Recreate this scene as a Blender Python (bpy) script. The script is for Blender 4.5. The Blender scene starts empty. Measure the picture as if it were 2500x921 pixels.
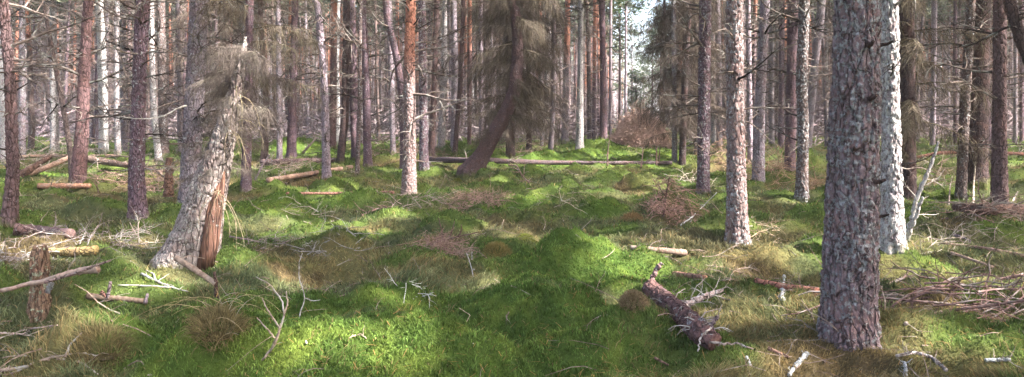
import bpy, math, random
import numpy as np
from mathutils import Vector
R = math.radians
rng = np.random.default_rng(7)
random.seed(7)
SC = bpy.context.scene
COL = SC.collection

# ------------------------------------------------------------------ camera, sky, sun, exposure
F = 1629.0; HY = 300.0; CZ = 1.6          # focal length and horizon row in photo pixels, eye height
cam = bpy.data.objects.new('camera', bpy.data.cameras.new('camera'))
COL.objects.link(cam); SC.camera = cam
cam.location = (0, 0, CZ); cam.rotation_euler = (R(90), 0, 0)
cam.data.sensor_width = 36; cam.data.lens = 36 * F / 2500
cam.data.shift_y = -(460.5 - HY) / 2500
cam.data.clip_start = 0.05; cam.data.clip_end = 2000

SUN_EL, SUN_AZ = R(47), R(112)             # azimuth clockwise from +Y: from the right, a little behind the camera
S = np.array([math.sin(SUN_AZ) * math.cos(SUN_EL), math.cos(SUN_AZ) * math.cos(SUN_EL), math.sin(SUN_EL)])
w = bpy.data.worlds.new('World'); SC.world = w; w.use_nodes = True
nt = w.node_tree; nt.nodes.clear()
sky = nt.nodes.new('ShaderNodeTexSky'); sky.sky_type = 'NISHITA'; sky.sun_disc = False
sky.sun_elevation = SUN_EL; sky.sun_rotation = SUN_AZ; sky.dust_density = 6.0; sky.ozone_density = 1.0; sky.air_density = 1.0
bg = nt.nodes.new('ShaderNodeBackground'); bg.inputs[1].default_value = 0.15
ow = nt.nodes.new('ShaderNodeOutputWorld')
nt.links.new(sky.outputs[0], bg.inputs[0]); nt.links.new(bg.outputs[0], ow.inputs[0])
sl = bpy.data.lights.new('sun', 'SUN'); sl.energy = 3.6; sl.angle = R(1.2); sl.color = (1.0, 0.95, 0.88)
so = bpy.data.objects.new('sun', sl); COL.objects.link(so)
so.rotation_euler = Vector(S).to_track_quat('Z', 'Y').to_euler(); so.location = (30, -20, 30)
SC.view_settings.view_transform = 'Standard'; SC.view_settings.look = 'None'
SC.view_settings.exposure = 3.1; SC.view_settings.gamma = 1
SC.cycles.max_bounces = 5; SC.cycles.diffuse_bounces = 4; SC.cycles.transparent_max_bounces = 8
SC.cycles.use_denoising = True; SC.cycles.sample_clamp_indirect = 4.0
SC.cycles.use_adaptive_sampling = False

# ------------------------------------------------------------------ numeric helpers
def h3(ix, iy, iz, seed):
    n = (ix.astype(np.int64) * 374761393 + iy.astype(np.int64) * 668265263 + iz.astype(np.int64) * 1440662683 + seed * 974634777) & 0xffffffff
    n = ((n ^ (n >> 13)) * 1274126177) & 0xffffffff
    n = ((n ^ (n >> 15)) * 2246822519) & 0xffffffff
    return ((n ^ (n >> 16)) & 0xffffff) / float(0xffffff)
def vnoise(x, y, z=None, seed=0):
    x = np.asarray(x, float); y = np.asarray(y, float); z = np.zeros_like(x) if z is None else np.asarray(z, float)
    i, j, k = np.floor(x), np.floor(y), np.floor(z)
    u, v, t = x - i, y - j, z - k
    u = u * u * (3 - 2 * u); v = v * v * (3 - 2 * v); t = t * t * (3 - 2 * t)
    r = 0
    for a in (0, 1):
        for b in (0, 1):
            for c in (0, 1):
                wgt = (u if a else 1 - u) * (v if b else 1 - v) * (t if c else 1 - t)
                r = r + wgt * h3(i + a, j + b, k + c, seed)
    return r * 2 - 1
def fbm(x, y, z=None, seed=0, n=3):
    r, a = 0, 1.0
    for o in range(n):
        r = r + a * vnoise(x * 2 ** o, y * 2 ** o, None if z is None else z * 2 ** o, seed + o); a *= .5
    return r
def worley(x, y, z, seed=0):
    i, j, k = np.floor(x), np.floor(y), np.floor(z)
    f1 = np.full(x.shape, 9.0); f2 = np.full(x.shape, 9.0); cid = np.zeros(x.shape)
    for a in (-1, 0, 1):
        for b in (-1, 0, 1):
            for c in (-1, 0, 1):
                ii, jj, kk = i + a, j + b, k + c
                d = np.sqrt((ii + h3(ii, jj, kk, seed) - x) ** 2 + (jj + h3(ii, jj, kk, seed + 1) - y) ** 2 + (kk + h3(ii, jj, kk, seed + 2) - z) ** 2)
                nearer = d < f1
                f2 = np.where(nearer, f1, np.minimum(f2, d)); cid = np.where(nearer, h3(ii, jj, kk, seed + 3), cid); f1 = np.where(nearer, d, f1)
    return f1, f2, cid
def sstep(a, b, x):
    t = np.clip((x - a) / (b - a), 0, 1); return t * t * (3 - 2 * t)

# ------------------------------------------------------------------ the lie of the land
HUM = []                                    # hummocks: x, y, rx, ry, height
def domes(x, y, size, seed):                # rounded moss lumps, one per cell, of uneven height
    x = x / size; y = y / size; i, j = np.floor(x), np.floor(y); o = np.zeros_like(x); z0 = np.zeros_like(x)
    for a in (-1, 0, 1):
        for b in (-1, 0, 1):
            ii, jj = i + a, j + b; k = h3(ii, jj, z0, seed + 2)
            q = ((ii + h3(ii, jj, z0, seed) - x) ** 2 + (jj + h3(ii, jj, z0, seed + 1) - y) ** 2 * 1.3) / (.20 + .22 * k)
            o = np.maximum(o, np.where(k > .3, (.25 + .75 * k) * np.maximum(0, 1 - q) ** 1.1, 0))
    return o
def H(x, y):
    x = np.asarray(x, float); y = np.asarray(y, float)
    d = np.sqrt(x * x + y * y)
    z = 0.38 * sstep(11, 34, d) + 0.25 * sstep(34, 70, d)
    z = z + .09 * vnoise(x / 2.3 + 5, y / 2.3, None, 3) + .105 * vnoise(x / .95, y / .95, None, 4) + .030 * vnoise(x / .38, y / .38, None, 5)
    wx = x + .12 * vnoise(x * 3.1, y * 3.1, None, 61); wy = y + .12 * vnoise(x * 3.1, y * 3.1, None, 62)
    z = z + .25 * (.4 + .6 * sstep(5, 9, d)) * domes(wx, wy, 1.05, 71) + .115 * domes(wx, wy, .48, 81) + .045 * domes(wx * 1.1, wy, .17, 91)
    for (cx, cy, rx, ry, hh) in HUM:
        q = ((x - cx) / rx) ** 2 + ((y - cy) / ry) ** 2
        z = z + 1.25 * hh * np.exp(-q * q * .9 - q * .5) * (1 + .16 * np.sin(x * 9 + cy) * np.cos(y * 8))
    return z
def at(px, py):                             # ground point seen at a photo pixel
    if py < 330: py = 330
    Y = np.geomspace(2.0, 120, 6000)
    X = (px - 1250) / F * Y; Z = CZ - (py - HY) / F * Y
    g = H(X, Y); i = np.argmax(g >= Z)
    if g[i] < Z[i]: i = len(Y) - 1
    return np.array([X[i], Y[i], g[i]])
def P(px, py, Y):                           # point at a given depth
    return np.array([(px - 1250) / F * Y, Y, CZ - (py - HY) / F * Y])
hum_px = [  # px, py of the foot centre, rx, ry, height
 (1310, 775, .60, .50, .15), (520, 815, .26, .24, .17), (835, 620, .55, .40, .17), (1450, 640, .75, .5, .12),
 (1620, 520, .8, .6, .24), (2075, 850, .55, .4, .10), (960, 905, .7, .4, .12), (700, 850, .6, .4, .10),
 (1470, 520, .6, .4, .18), (1880, 640, .7, .4, .12), (250, 860, .35, .3, .18),
 (930, 740, .6, .35, .10), (1120, 860, .5, .35, .12), (1440, 860, .45, .35, .10),
 (2190, 640, .5, .35, .10), (100, 745, .3, .25, .10), (740, 365, 1.6, 1.2, .35), (1340, 392, 1.6, 1.0, .22), (1490, 372, 2.2, 1.4, .30),
 (1590, 392, 1.3, .9, .22), (1540, 445, .8, .5, .14), (1060, 450, .7, .5, .12), (640, 660, .5, .3, .08), (1730, 475, .5, .4, .12), (420, 900, .4, .3, .10)]
tmp = [(at(a, b), c, d, e) for a, b, c, d, e in hum_px]
HUM = [(p[0], p[1], c, d, e) for p, c, d, e in tmp]

# spots chosen to be sunlit; canopy foliage in the sun's way is cut out
LIT = []
def litg(px, py, r): p = at(px, py); LIT.append((p[0], p[1], p[2], r))
for a in [(860, 835, .24), (790, 815, .16), (930, 865, .14), (650, 530, .45), (740, 560, .45), (900, 565, .35), (840, 555, .3), (1200, 560, .30),
          (1290, 575, .25), (1560, 470, .5), (1480, 470, .3), (1620, 460, .4), (450, 655, .35), (400, 690, .25), (520, 665, .2), (1500, 600, .35), (1520, 650, .3),
          (1600, 655, .25), (2300, 660, .5), (2400, 690, .5), (2220, 610, .35), (2480, 650, .4), (2240, 720, .2), (1850, 570, .4), (1900, 600, .25), (2350, 740, .25), (100, 600, .35),
          (200, 610, .3), (320, 600, .3), (30, 600, .3), (250, 410, .9), (120, 430, .6), (400, 385, .9), (740, 370, 1.2), (1340, 380, 1.2),
          (1500, 385, 1.6), (1590, 385, 1.2), (1560, 345, 2.2), (1430, 400, 1.0), (1180, 690, .12), (700, 700, .15), (1560, 720, .18), (1750, 650, .2), (990, 700, .14), (1750, 780, .13),
          (2290, 840, .2), (2420, 840, .16), (1900, 760, .16), (1890, 880, .13), (300, 700, .15), (240, 770, .12),  (1240, 440, .5), (1000, 420, .5),
          (1300, 470, .3), (2300, 440, .6), (2460, 400, .9), (1780, 400, .8), (600, 420, .5), (960, 520, .3)]:
    litg(*a)
def litline(pts, Y, r):
    for (a, b), (c, d) in zip(pts[:-1], pts[1:]):
        n = max(2, int(math.hypot(c - a, d - b) / F * Y / r) + 1)
        for t in np.linspace(0, 1, n):
            p = P(a + (c - a) * t, b + (d - b) * t, Y); LIT.append((p[0], p[1], p[2], r))
litline([(455, 650), (520, 430), (560, 300)], at(455, 650)[1], .22)
litline([(2180, 610), (2172, -60)], at(2175, 620)[1], .22)
litline([(1800, 590), (1795, -40)], at(1800, 600)[1], .22)
litline([(998, 470), (1001, 230)], at(998, 475)[1], .22)
litline([(1415, 355), (1418, 60)], at(1415, 362)[1], .4)
litline([(1087, 200), (1087, 0)], at(1078, 360)[1], .5)
litline([(253, 370), (245, 0)], at(253, 375)[1], .5)
litline([(130, 365), (134, 200)], at(134, 370)[1], .5)
litline([(370, 380), (370, 60)], at(385, 395)[1], .4)
litline([(1035, 410), (1035, 300)], at(1035, 415)[1], .3)
litline([(823, 350), (818, 150)], at(823, 352)[1], .5)
litline([(1957, 480), (1965, 150)], at(1957, 495)[1], .12)
litline([(2250, 560), (2290, 350)], at(2200, 610)[1] , .3)
LITA = np.array(LIT)
def sunkeep(C, jit=.15):                    # False for foliage that stands between the sun and a sunlit spot
    U = np.cross(S, [0, 0, 1.0]); U /= np.linalg.norm(U); V = np.cross(S, U)
    a = C @ U; b = C @ V; a0, a1, b0, b1 = a.min(), a.max(), b.min(), b.max(); keep = np.ones(len(C), bool)
    for L in LITA:
        la = L[:3] @ U; lb = L[:3] @ V; m = L[3] * 1.7 + .25
        if la < a0 - m or la > a1 + m or lb < b0 - m or lb > b1 + m: continue
        keep &= ((a - la) ** 2 + (b - lb) ** 2) > ((L[3] + .13) * (1 + jit * rng.standard_normal(len(C)))) ** 2
    return keep

# ------------------------------------------------------------------ mesh collecting
class MB:
    def __init__(s): s.v = []; s.f = []; s.n = 0; s.m = []; s.c = []
    def add(s, v, f, mat=0, col=None):
        v = np.asarray(v, float); f = np.asarray(f, np.int64)
        s.v.append(v); s.f.append(f + s.n); s.m.append(np.full(len(f), mat)); s.n += len(v)
        s.c.append(np.tile(np.array(col if col is not None else (1, 1, 1), float), (len(v), 1)) if col is None or np.ndim(col) == 1 else np.asarray(col, float))
    def tube(s, pts, rad, sides=4, mat=0, cap=True, col=None):
        pts = np.asarray(pts, float); rad = np.asarray(rad, float); n = len(pts)
        T = np.gradient(pts, axis=0); T /= np.linalg.norm(T, axis=1)[:, None] + 1e-9
        ref = np.array([0, 0, 1.0]) if abs(T[0, 2]) < .9 else np.array([1.0, 0, 0])
        A = np.cross(T, ref); A /= np.linalg.norm(A, axis=1)[:, None] + 1e-9
        B = np.cross(T, A)
        th = np.arange(sides) * 2 * math.pi / sides
        v = pts[:, None, :] + rad[:, None, None] * (np.cos(th)[None, :, None] * A[:, None, :] + np.sin(th)[None, :, None] * B[:, None, :])
        v = v.reshape(-1, 3)
        i = np.arange(n - 1)[:, None] * sides; j = np.arange(sides)[None, :]; k = (j + 1) % sides
        f = np.stack([i + j, i + k, i + k + sides, i + j + sides], -1).reshape(-1, 4)
        if cap:
            v = np.vstack([v, pts[:1], pts[-1:]]); c0, c1 = n * sides, n * sides + 1
            jj = np.arange(sides); kk = (jj + 1) % sides
            f = np.vstack([f, np.stack([kk, jj, np.full(sides, c0), np.full(sides, c0)], -1), np.stack([jj + (n - 1) * sides, kk + (n - 1) * sides, np.full(sides, c1), np.full(sides, c1)], -1)])
        s.add(v, f, mat, col)
    def mesh(s, name, mats, smooth=False, col=False):
        v = np.vstack(s.v); f = np.vstack(s.f); mi = np.concatenate(s.m)
        tri = f[:, 2] == f[:, 3]
        lt = np.where(tri, 3, 4); ls = np.concatenate([[0], np.cumsum(lt)[:-1]])
        mask = np.ones(f.shape, bool); mask[tri, 3] = False
        me = bpy.data.meshes.new(name)
        me.vertices.add(len(v)); me.vertices.foreach_set('co', v.astype(np.float32).ravel())
        me.loops.add(int(lt.sum())); me.loops.foreach_set('vertex_index', f[mask].astype(np.int32))
        me.polygons.add(len(f)); me.polygons.foreach_set('loop_start', ls.astype(np.int32)); me.polygons.foreach_set('loop_total', lt.astype(np.int32))
        me.polygons.foreach_set('material_index', mi.astype(np.int32))
        me.polygons.foreach_set('use_smooth', np.full(len(f), smooth))
        for m in mats: me.materials.append(m)
        if col:
            c = np.vstack(s.c); ca = me.color_attributes.new('Col', 'FLOAT_COLOR', 'POINT')
            ca.data.foreach_set('color', np.hstack([c, np.ones((len(c), 1))]).astype(np.float32).ravel())
        me.update(calc_edges=True); return me
def link(name, me, parent=None, loc=(0, 0, 0), color=None):
    o = bpy.data.objects.new(name, me); COL.objects.link(o); o.location = loc
    if parent is not None: o.parent = parent
    if color is not None: o.color = color
    return o
def tag(o, label=None, cat=None, group=None, kind=None):
    if label: o['label'] = label
    if cat: o['category'] = cat
    if group: o['group'] = group
    if kind: o['kind'] = kind
    return o

# ------------------------------------------------------------------ materials
def newmat(name):
    m = bpy.data.materials.new(name); m.use_nodes = True; nt = m.node_tree; nt.nodes.clear()
    o = nt.nodes.new('ShaderNodeOutputMaterial'); return m, nt, o
class NB:
    def __init__(s, nt): s.t = nt; s.L = nt.links.new
    def n(s, t, **k):
        x = s.t.nodes.new(t)
        for a, b in k.items(): setattr(x, a, b)
        return x
    def math(s, op, a, b=None, c=None, clamp=False):
        x = s.n('ShaderNodeMath', operation=op, use_clamp=clamp)
        for i, q in enumerate((a, b, c)):
            if q is None: continue
            if isinstance(q, (int, float)): x.inputs[i].default_value = q
            else: s.L(q, x.inputs[i])
        return x.outputs[0]
    def mix(s, f, a, b, mode='MIX'):
        x = s.n('ShaderNodeMix', data_type='RGBA', blend_type=mode)
        for i, q in ((0, f), (6, a), (7, b)):
            if isinstance(q, (int, float)): x.inputs[i].default_value = q
            elif isinstance(q, tuple): x.inputs[i].default_value = (*q, 1)
            else: s.L(q, x.inputs[i])
        return x.outputs[2]
    def noise(s, vec, sc, det=3, rough=.55):
        x = s.n('ShaderNodeTexNoise'); x.inputs['Scale'].default_value = sc; x.inputs['Detail'].default_value = det; x.inputs['Roughness'].default_value = rough
        s.L(vec, x.inputs['Vector']); return x.outputs[0]
    def rng(s, v, a, b, c=0.0, d=1.0):
        x = s.n('ShaderNodeMapRange', interpolation_type='SMOOTHSTEP'); s.L(v, x.inputs[0])
        for i, q in enumerate((a, b, c, d)):
            if isinstance(q, (int, float)): x.inputs[i + 1].default_value = q
            else: s.L(q, x.inputs[i + 1])
        return x.outputs[0]
def bark(name, orange=None, lsc=24, plates=17, bump=.9, stretch=.42, moss=True, lichen=(.37, .38, .39), simple=False):
    m, nt, out = newmat(name); b = NB(nt)
    tc = b.n('ShaderNodeTexCoord').outputs['Object']; oi = b.n('ShaderNodeObjectInfo')
    add = b.n('ShaderNodeVectorMath', operation='ADD'); b.L(tc, add.inputs[0])
    cmb = b.n('ShaderNodeCombineXYZ'); b.L(b.math('MULTIPLY', oi.outputs['Random'], 40.0), cmb.inputs[0]); b.L(cmb.outputs[0], add.inputs[1])
    mp = b.n('ShaderNodeMapping'); mp.inputs['Scale'].default_value = (1, 1, stretch); b.L(add.outputs[0], mp.inputs[0]); v = mp.outputs[0]
    nz = b.n('ShaderNodeTexNoise'); nz.inputs['Scale'].default_value = 9; b.L(v, nz.inputs['Vector'])
    dv = b.n('ShaderNodeVectorMath', operation='MULTIPLY_ADD'); b.L(nz.outputs[1], dv.inputs[0]); dv.inputs[1].default_value = (.06, .06, .06); b.L(v, dv.inputs[2])
    vo = b.n('ShaderNodeTexVoronoi', feature='DISTANCE_TO_EDGE'); vo.inputs['Scale'].default_value = plates; b.L(dv.outputs[0], vo.inputs['Vector'])
    crack = b.rng(vo.outputs['Distance'], .0, .10, 1.0, 0.0)
    fine = b.noise(v, 55, 4, .65); blot = b.noise(add.outputs[0], 5, 3)
    tint = oi.outputs['Color']
    c = b.mix(b.rng(fine, .3, .7), b.mix(1.0, tint, (.60, .55, .58), 'MULTIPLY'), b.mix(1.0, tint, (1.30, 1.25, 1.25), 'MULTIPLY'))
    c = b.mix(b.math('MULTIPLY', b.rng(blot, .48, .62), .30), c, (.19, .10, .085))
    if orange is not None:
        z = b.n('ShaderNodeSeparateXYZ'); b.L(tc, z.inputs[0])
        oz = b.rng(b.math('ADD', z.outputs[2], b.math('MULTIPLY', blot, 1.2)), orange, orange + 1.4)
        c = b.mix(oz, c, b.mix(b.rng(fine, .35, .65), (.30, .12, .085), (.42, .20, .14)))
    ln = b.noise(add.outputs[0], lsc, 5, .72)
    th = b.math('SUBTRACT', .86, b.math('MULTIPLY', oi.outputs['Alpha'], .38)); th = b.math('SUBTRACT', th, b.math('MULTIPLY', b.noise(add.outputs[0], 3.2, 3, .6), .24))
    lm = b.rng(ln, th, b.math('ADD', th, .06))
    if orange is not None: lm = b.math('MULTIPLY', lm, b.math('SUBTRACT', 1.0, oz))
    c = b.mix(b.math('MULTIPLY', crack, .65), c, (.035, .025, .022))
    c = b.mix(b.math('MULTIPLY', lm, .85), c, b.mix(b.rng(fine, .3, .7), tuple(q * .62 for q in lichen), tuple(q * 1.25 for q in lichen)))
    if moss:
        z2 = b.n('ShaderNodeSeparateXYZ'); b.L(tc, z2.inputs[0])
        mm = b.rng(b.math('ADD', z2.outputs[2], b.math('MULTIPLY', blot, -.5)), -.34, -.14, .8, 0)
        c = b.mix(mm, c, (.11, .13, .035))
    bs = b.n('ShaderNodeBsdfPrincipled'); b.L(c, bs.inputs['Base Color']); bs.inputs['Roughness'].default_value = .9
    bs.inputs['Specular IOR Level'].default_value = .15
    if not simple:
        hgt = b.math('ADD', b.math('MULTIPLY', crack, -.8), b.math('ADD', b.math('MULTIPLY', fine, .5), b.math('MULTIPLY', lm, .35)))
        bp = b.n('ShaderNodeBump'); bp.inputs['Strength'].default_value = bump; bp.inputs['Distance'].default_value = .018
        b.L(hgt, bp.inputs['Height']); b.L(bp.outputs[0], bs.inputs['Normal'])
    b.L(bs.outputs[0], out.inputs[0]); return m
def twigmat(name, lich=.45, lcol=(.42, .45, .42)):   # object colour, with crusts of lichen
    m, nt, out = newmat(name); b = NB(nt)
    g = b.n('ShaderNodeNewGeometry'); oi = b.n('ShaderNodeObjectInfo')
    n1 = b.noise(g.outputs['Position'], 30, 3); n2 = b.noise(g.outputs['Position'], 6, 2)
    c = b.mix(b.rng(n1, .3, .7), b.mix(1.0, oi.outputs['Color'], (.6, .55, .55), 'MULTIPLY'), b.mix(1.0, oi.outputs['Color'], (1.3, 1.25, 1.2), 'MULTIPLY'))
    c = b.mix(b.math('MULTIPLY', b.rng(n2, .5, .62), lich), c, lcol)
    bs = b.n('ShaderNodeBsdfDiffuse'); b.L(c, bs.inputs[0]); b.L(bs.outputs[0], out.inputs[0]); return m
def leafmat(name, c1, c2, trans=.3, attr=False, sc=1.5):
    m, nt, out = newmat(name); b = NB(nt)
    g = b.n('ShaderNodeNewGeometry')
    n1 = b.noise(g.outputs['Position'], sc, 3)
    if attr:
        a = b.n('ShaderNodeAttribute', attribute_name='Col'); base = a.outputs['Color']
        c = b.mix(b.rng(n1, .3, .7), b.mix(1.0, base, (.82, .86, .85), 'MULTIPLY'), b.mix(1.0, base, (1.15, 1.12, 1.05), 'MULTIPLY'))
    else: c = b.mix(b.rng(n1, .35, .65), c1, c2)
    d = b.n('ShaderNodeBsdfDiffuse'); t = b.n('ShaderNodeBsdfTranslucent'); mx = b.n('ShaderNodeMixShader')
    b.L(c, d.inputs[0]); b.L(c, t.inputs[0]); mx.inputs[0].default_value = trans
    b.L(d.outputs[0], mx.inputs[1]); b.L(t.outputs[0], mx.inputs[2]); b.L(mx.outputs[0], out.inputs[0]); return m
M_bark = bark('pine_bark'); M_near = bark('lichened_plate_bark', lsc=30, plates=17, bump=1.0, moss=False, stretch=.30, lichen=(.29, .295, .30))
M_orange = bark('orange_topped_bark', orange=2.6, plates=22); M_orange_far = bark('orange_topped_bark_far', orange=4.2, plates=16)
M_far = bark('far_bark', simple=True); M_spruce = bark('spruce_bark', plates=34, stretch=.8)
M_pale_sunlit = bark('pale_crusted_sunlit_bark', plates=15, lichen=(.46, .45, .44), stretch=.35)  # pale lichen crust; also paints sunlight into the bark of sunlit trunks
M_twig = twigmat('dead_twig', .25); M_brown = twigmat('brown_brush', .1); M_pale = twigmat('bleached_twig', .5, (.40, .41, .38))
M_logbark = bark('log_bark', plates=14, stretch=1, moss=False)
M_wood = twigmat('bare_wood', .45, (.25, .22, .19)); M_rot = twigmat('broken_heartwood', .1, (.3, .14, .05))
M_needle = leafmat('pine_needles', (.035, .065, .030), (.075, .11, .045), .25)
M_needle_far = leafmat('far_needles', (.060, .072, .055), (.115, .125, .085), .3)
M_young = leafmat('young_needles', (.095, .125, .080), (.17, .20, .12), .35)
M_hang = twigmat('hanging_spruce_twig', .12, (.22, .24, .15))
M_grass = leafmat('grass_blades', None, None, .38, True)
M_ground = leafmat('forest_floor', None, None, 0.0, True, 9)
_b = NB(M_ground.node_tree); _g = _b.n('ShaderNodeNewGeometry'); _p = _b.n('ShaderNodeBump'); _p.inputs['Strength'].default_value = 1; _p.inputs['Distance'].default_value = .05
_b.L(_b.noise(_g.outputs['Position'], 22, 5, .7), _p.inputs['Height'])
for _n in M_ground.node_tree.nodes:
    if _n.type == 'BSDF_DIFFUSE': _b.L(_p.outputs[0], _n.inputs['Normal'])
M_torn = bark('torn_wood', plates=26, stretch=.07, moss=False, lichen=(.3, .27, .24)); M_furrow = bark('furrowed_dead_bark', plates=22, stretch=.28, bump=1.0, lichen=(.44, .42, .38))

# ------------------------------------------------------------------ ground colours (what grows where)
ZON = {'moss': [], 'straw': [], 'litter': [], 'olive': []}
def zone(k, px, py, r, s=1.0): p = at(px, py); ZON[k].append((p[0], p[1], r, s))
for a in [(1310, 775, .8), (1150, 850, .8), (900, 870, .8), (700, 850, .8), (480, 880, .5), (960, 905, .7), (1350, 860, .6), (650, 500, .7), (780, 495, .9), (1450, 640, .9), (1380, 600, .6), (1470, 515, .7),
          (740, 365, 2), (1340, 392, 1.8), (1490, 375, 2.4), (1590, 392, 1.5), (960, 740, .5), (800, 770, .5), (1240, 505, .8), (1530, 670, .4), (1050, 740, .4), (350, 840, .3), (130, 430, 1.2), (1290, 910, .6), (640, 780, .4), (560, 905, .5)]: zone('moss', *a)
for a in [(2200, 650, .5), (1900, 800, .8), (1750, 820, .7), (1650, 900, .5), (2300, 840, .8), (2430, 780, .8), (1250, 660, .5), (730, 650, .4), (1650, 760, .5), (1800, 640, .6), (2350, 700, .6), (1000, 640, .6), (850, 640, .5), (1300, 580, .25), (100, 870, .4),
          (900, 560, .4), (1560, 470, .5), (2050, 560, .8), (1930, 700, .5), (500, 780, .28), (1180, 440, 1.2), (900, 450, 1.5)]: zone('straw', *a)
for a in [(2080, 875, .45), (1100, 600, .3), (1640, 500, .45), (540, 760, .2), (700, 660, .25), (260, 840, .2), (740, 440, 1.2), (350, 440, 1.4), (200, 590, .8), (60, 590, .5), (1160, 475, .7), (560, 440, .9), (1950, 420, 1.8), (2200, 420, 2), (1540, 445, .5), (1760, 400, 1.5), (980, 400, 1.6), (1800, 660, .3), (2300, 760, .4), (450, 450, .8), (40, 640, .35)]: zone('litter', *a)
def field(k, x, y):
    r = np.zeros(x.shape)
    for (cx, cy, rr, s) in ZON[k]: r = np.maximum(r, s * np.exp(-(((x - cx) ** 2 + (y - cy) ** 2) / rr ** 2) * .8))
    return r
def gcol(x, y):
    n1 = 1.25 * fbm(x / .5, y / .5, None, 21, 4); n2 = fbm(x / 1.6, y / 1.6, None, 31, 3); n3 = vnoise(x / .16, y / .16, None, 41)
    d = np.sqrt(x * x + y * y)
    moss = sstep(.34, .6, field('moss', x, y) + .20 * n1); moss = np.maximum(moss, .75 * sstep(.45, .75, n2)); moss = np.maximum(moss, .8 * sstep(.12, .45, domes(x, y, 1.05, 71) + .12 * n1 + .1 * n2))
    straw = sstep(.25, .8, field('straw', x, y) + .28 * n1)
    lit = sstep(.3, .75, field('litter', x, y) + .30 * n1); lit = np.maximum(lit, sstep(.45, .8, -n2) * .8 * sstep(3, 12, d))
    base = np.array([.118, .142, .072]); g2 = np.array([.175, .178, .090])
    c = base + (g2 - base) * np.clip(.5 + .6 * n1, 0, 1)[:, None]
    c = c + (np.array([.215, .200, .095]) - c) * (straw * .75)[:, None]
    c = c + (np.array([.175, .125, .080]) - c) * (lit * .8)[:, None]
    mc = np.array([.096, .155, .040]) + np.array([.058, .058, .010]) * np.clip(n3 + .3 * n2, 0, 1)[:, None]
    c = c + (mc - c) * (moss * (1 - .3 * lit))[:, None]
    return c, moss, straw, lit

# ------------------------------------------------------------------ ground sheet
nx, ny = 900, 1000
u = np.linspace(-1, 1, nx); vv = np.linspace(-1, 1, ny)
gx = 2.6 * np.sinh(u * 5.4); gy = 6 + 2.4 * np.sinh(vv * 5.4)
GX, GY = np.meshgrid(gx, gy); fx, fy = GX.ravel(), GY.ravel()
fz = H(fx, fy)
ii = (np.arange(ny - 1)[:, None] * nx + np.arange(nx - 1)[None, :]).ravel()
mb = MB(); gc = gcol(fx, fy)[0] * np.array([.62, .60, .55])
mb.add(np.stack([fx, fy, fz], 1), np.stack([ii, ii + 1, ii + nx + 1, ii + nx], 1), 0, gc)
tag(link('ground', mb.mesh('ground', [M_ground], True, True)), 'mossy grassy hummocky forest floor under the pines', None, None, 'structure')

# ------------------------------------------------------------------ grass and moss
def blades(name, n, mode, label):
    k = n // 2
    r = np.concatenate([np.exp(rng.uniform(math.log(2.6), math.log(60), n - k)), 1 / rng.uniform(1 / 30., 1 / 2.8, k)])
    a = R(1) * rng.uniform(-50, 50, n); x = r * np.sin(a); y = r * np.cos(a)
    c, moss, straw, lit = gcol(x, y)
    clump = fbm(x / .35, y / .35, None, 77, 2)
    if mode == 'grass': keep = rng.random(n) < np.clip(1.0 - 1.05 * moss - .2 * lit + .25 * clump, .03, 1)
    else: keep = rng.random(n) < moss
    x, y, r, c, straw, lit, clump = [q[keep] for q in (x, y, r, c, straw, lit, clump)]
    n = len(x); z = H(x, y)
    if mode == 'grass':
        h = rng.uniform(.03, .085, n) * (1 + .5 * clump) * (1 + .0 * r); wd = np.maximum(.0026, r * .00055); lean = rng.uniform(.4, 1.4, n)
        dirn = 2.2 * vnoise(x / .5, y / .5, None, 55) * math.pi + rng.normal(0, .8, n)
    else:
        h = rng.uniform(.014, .040, n) * (1 + .018 * np.minimum(r, 30)) * (1 + .5 * vnoise(x / .06, y / .06, None, 95)); wd = np.maximum(.0036, r * .00075); lean = rng.uniform(.1, .9, n); dirn = rng.uniform(0, 6.28, n)
    dx, dy = np.cos(dirn), np.sin(dirn); sa = rng.uniform(0, 6.28, n); sx, sy = np.cos(sa) * wd, np.sin(sa) * wd
    b = np.stack([x, y, z - .01], 1)
    up = lambda t, q: b + np.stack([dx * h * lean * q, dy * h * lean * q, h * t], 1)
    m1, tp = up(.62, .3), up(.95, 1.0); s = np.stack([sx, sy, 0 * sx], 1)
    V = np.stack([b - s, b + s, m1 - s * .8, m1 + s * .8, tp], 1).reshape(-1, 3)
    i = np.arange(n) * 5
    Fq = np.concatenate([np.stack([i, i + 1, i + 3, i + 2], 1), np.stack([i + 2, i + 3, i + 4, i + 4], 1)])
    jit = rng.uniform(.5, 1.55, (n, 1)) * (1 + (.4 if mode == 'moss' else .2) * vnoise(x / .055, y / .055, None, 96) + .2 * vnoise(x / .2, y / .2, None, 97))[:, None]; c = c * jit
    dead = rng.random(n) < (.10 + .38 * straw + .3 * lit if mode == 'grass' else .02)
    c[dead] = np.array([.26, .20, .10]) * rng.uniform(.6, 1.25, (dead.sum(), 1))
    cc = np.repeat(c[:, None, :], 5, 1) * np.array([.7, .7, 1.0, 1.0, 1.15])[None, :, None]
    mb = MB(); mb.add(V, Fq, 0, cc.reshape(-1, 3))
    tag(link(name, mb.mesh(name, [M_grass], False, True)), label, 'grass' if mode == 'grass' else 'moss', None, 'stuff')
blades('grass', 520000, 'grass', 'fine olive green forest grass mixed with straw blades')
blades('moss', 620000, 'moss', 'bright green hair moss cushions over the hummocks')

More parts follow.
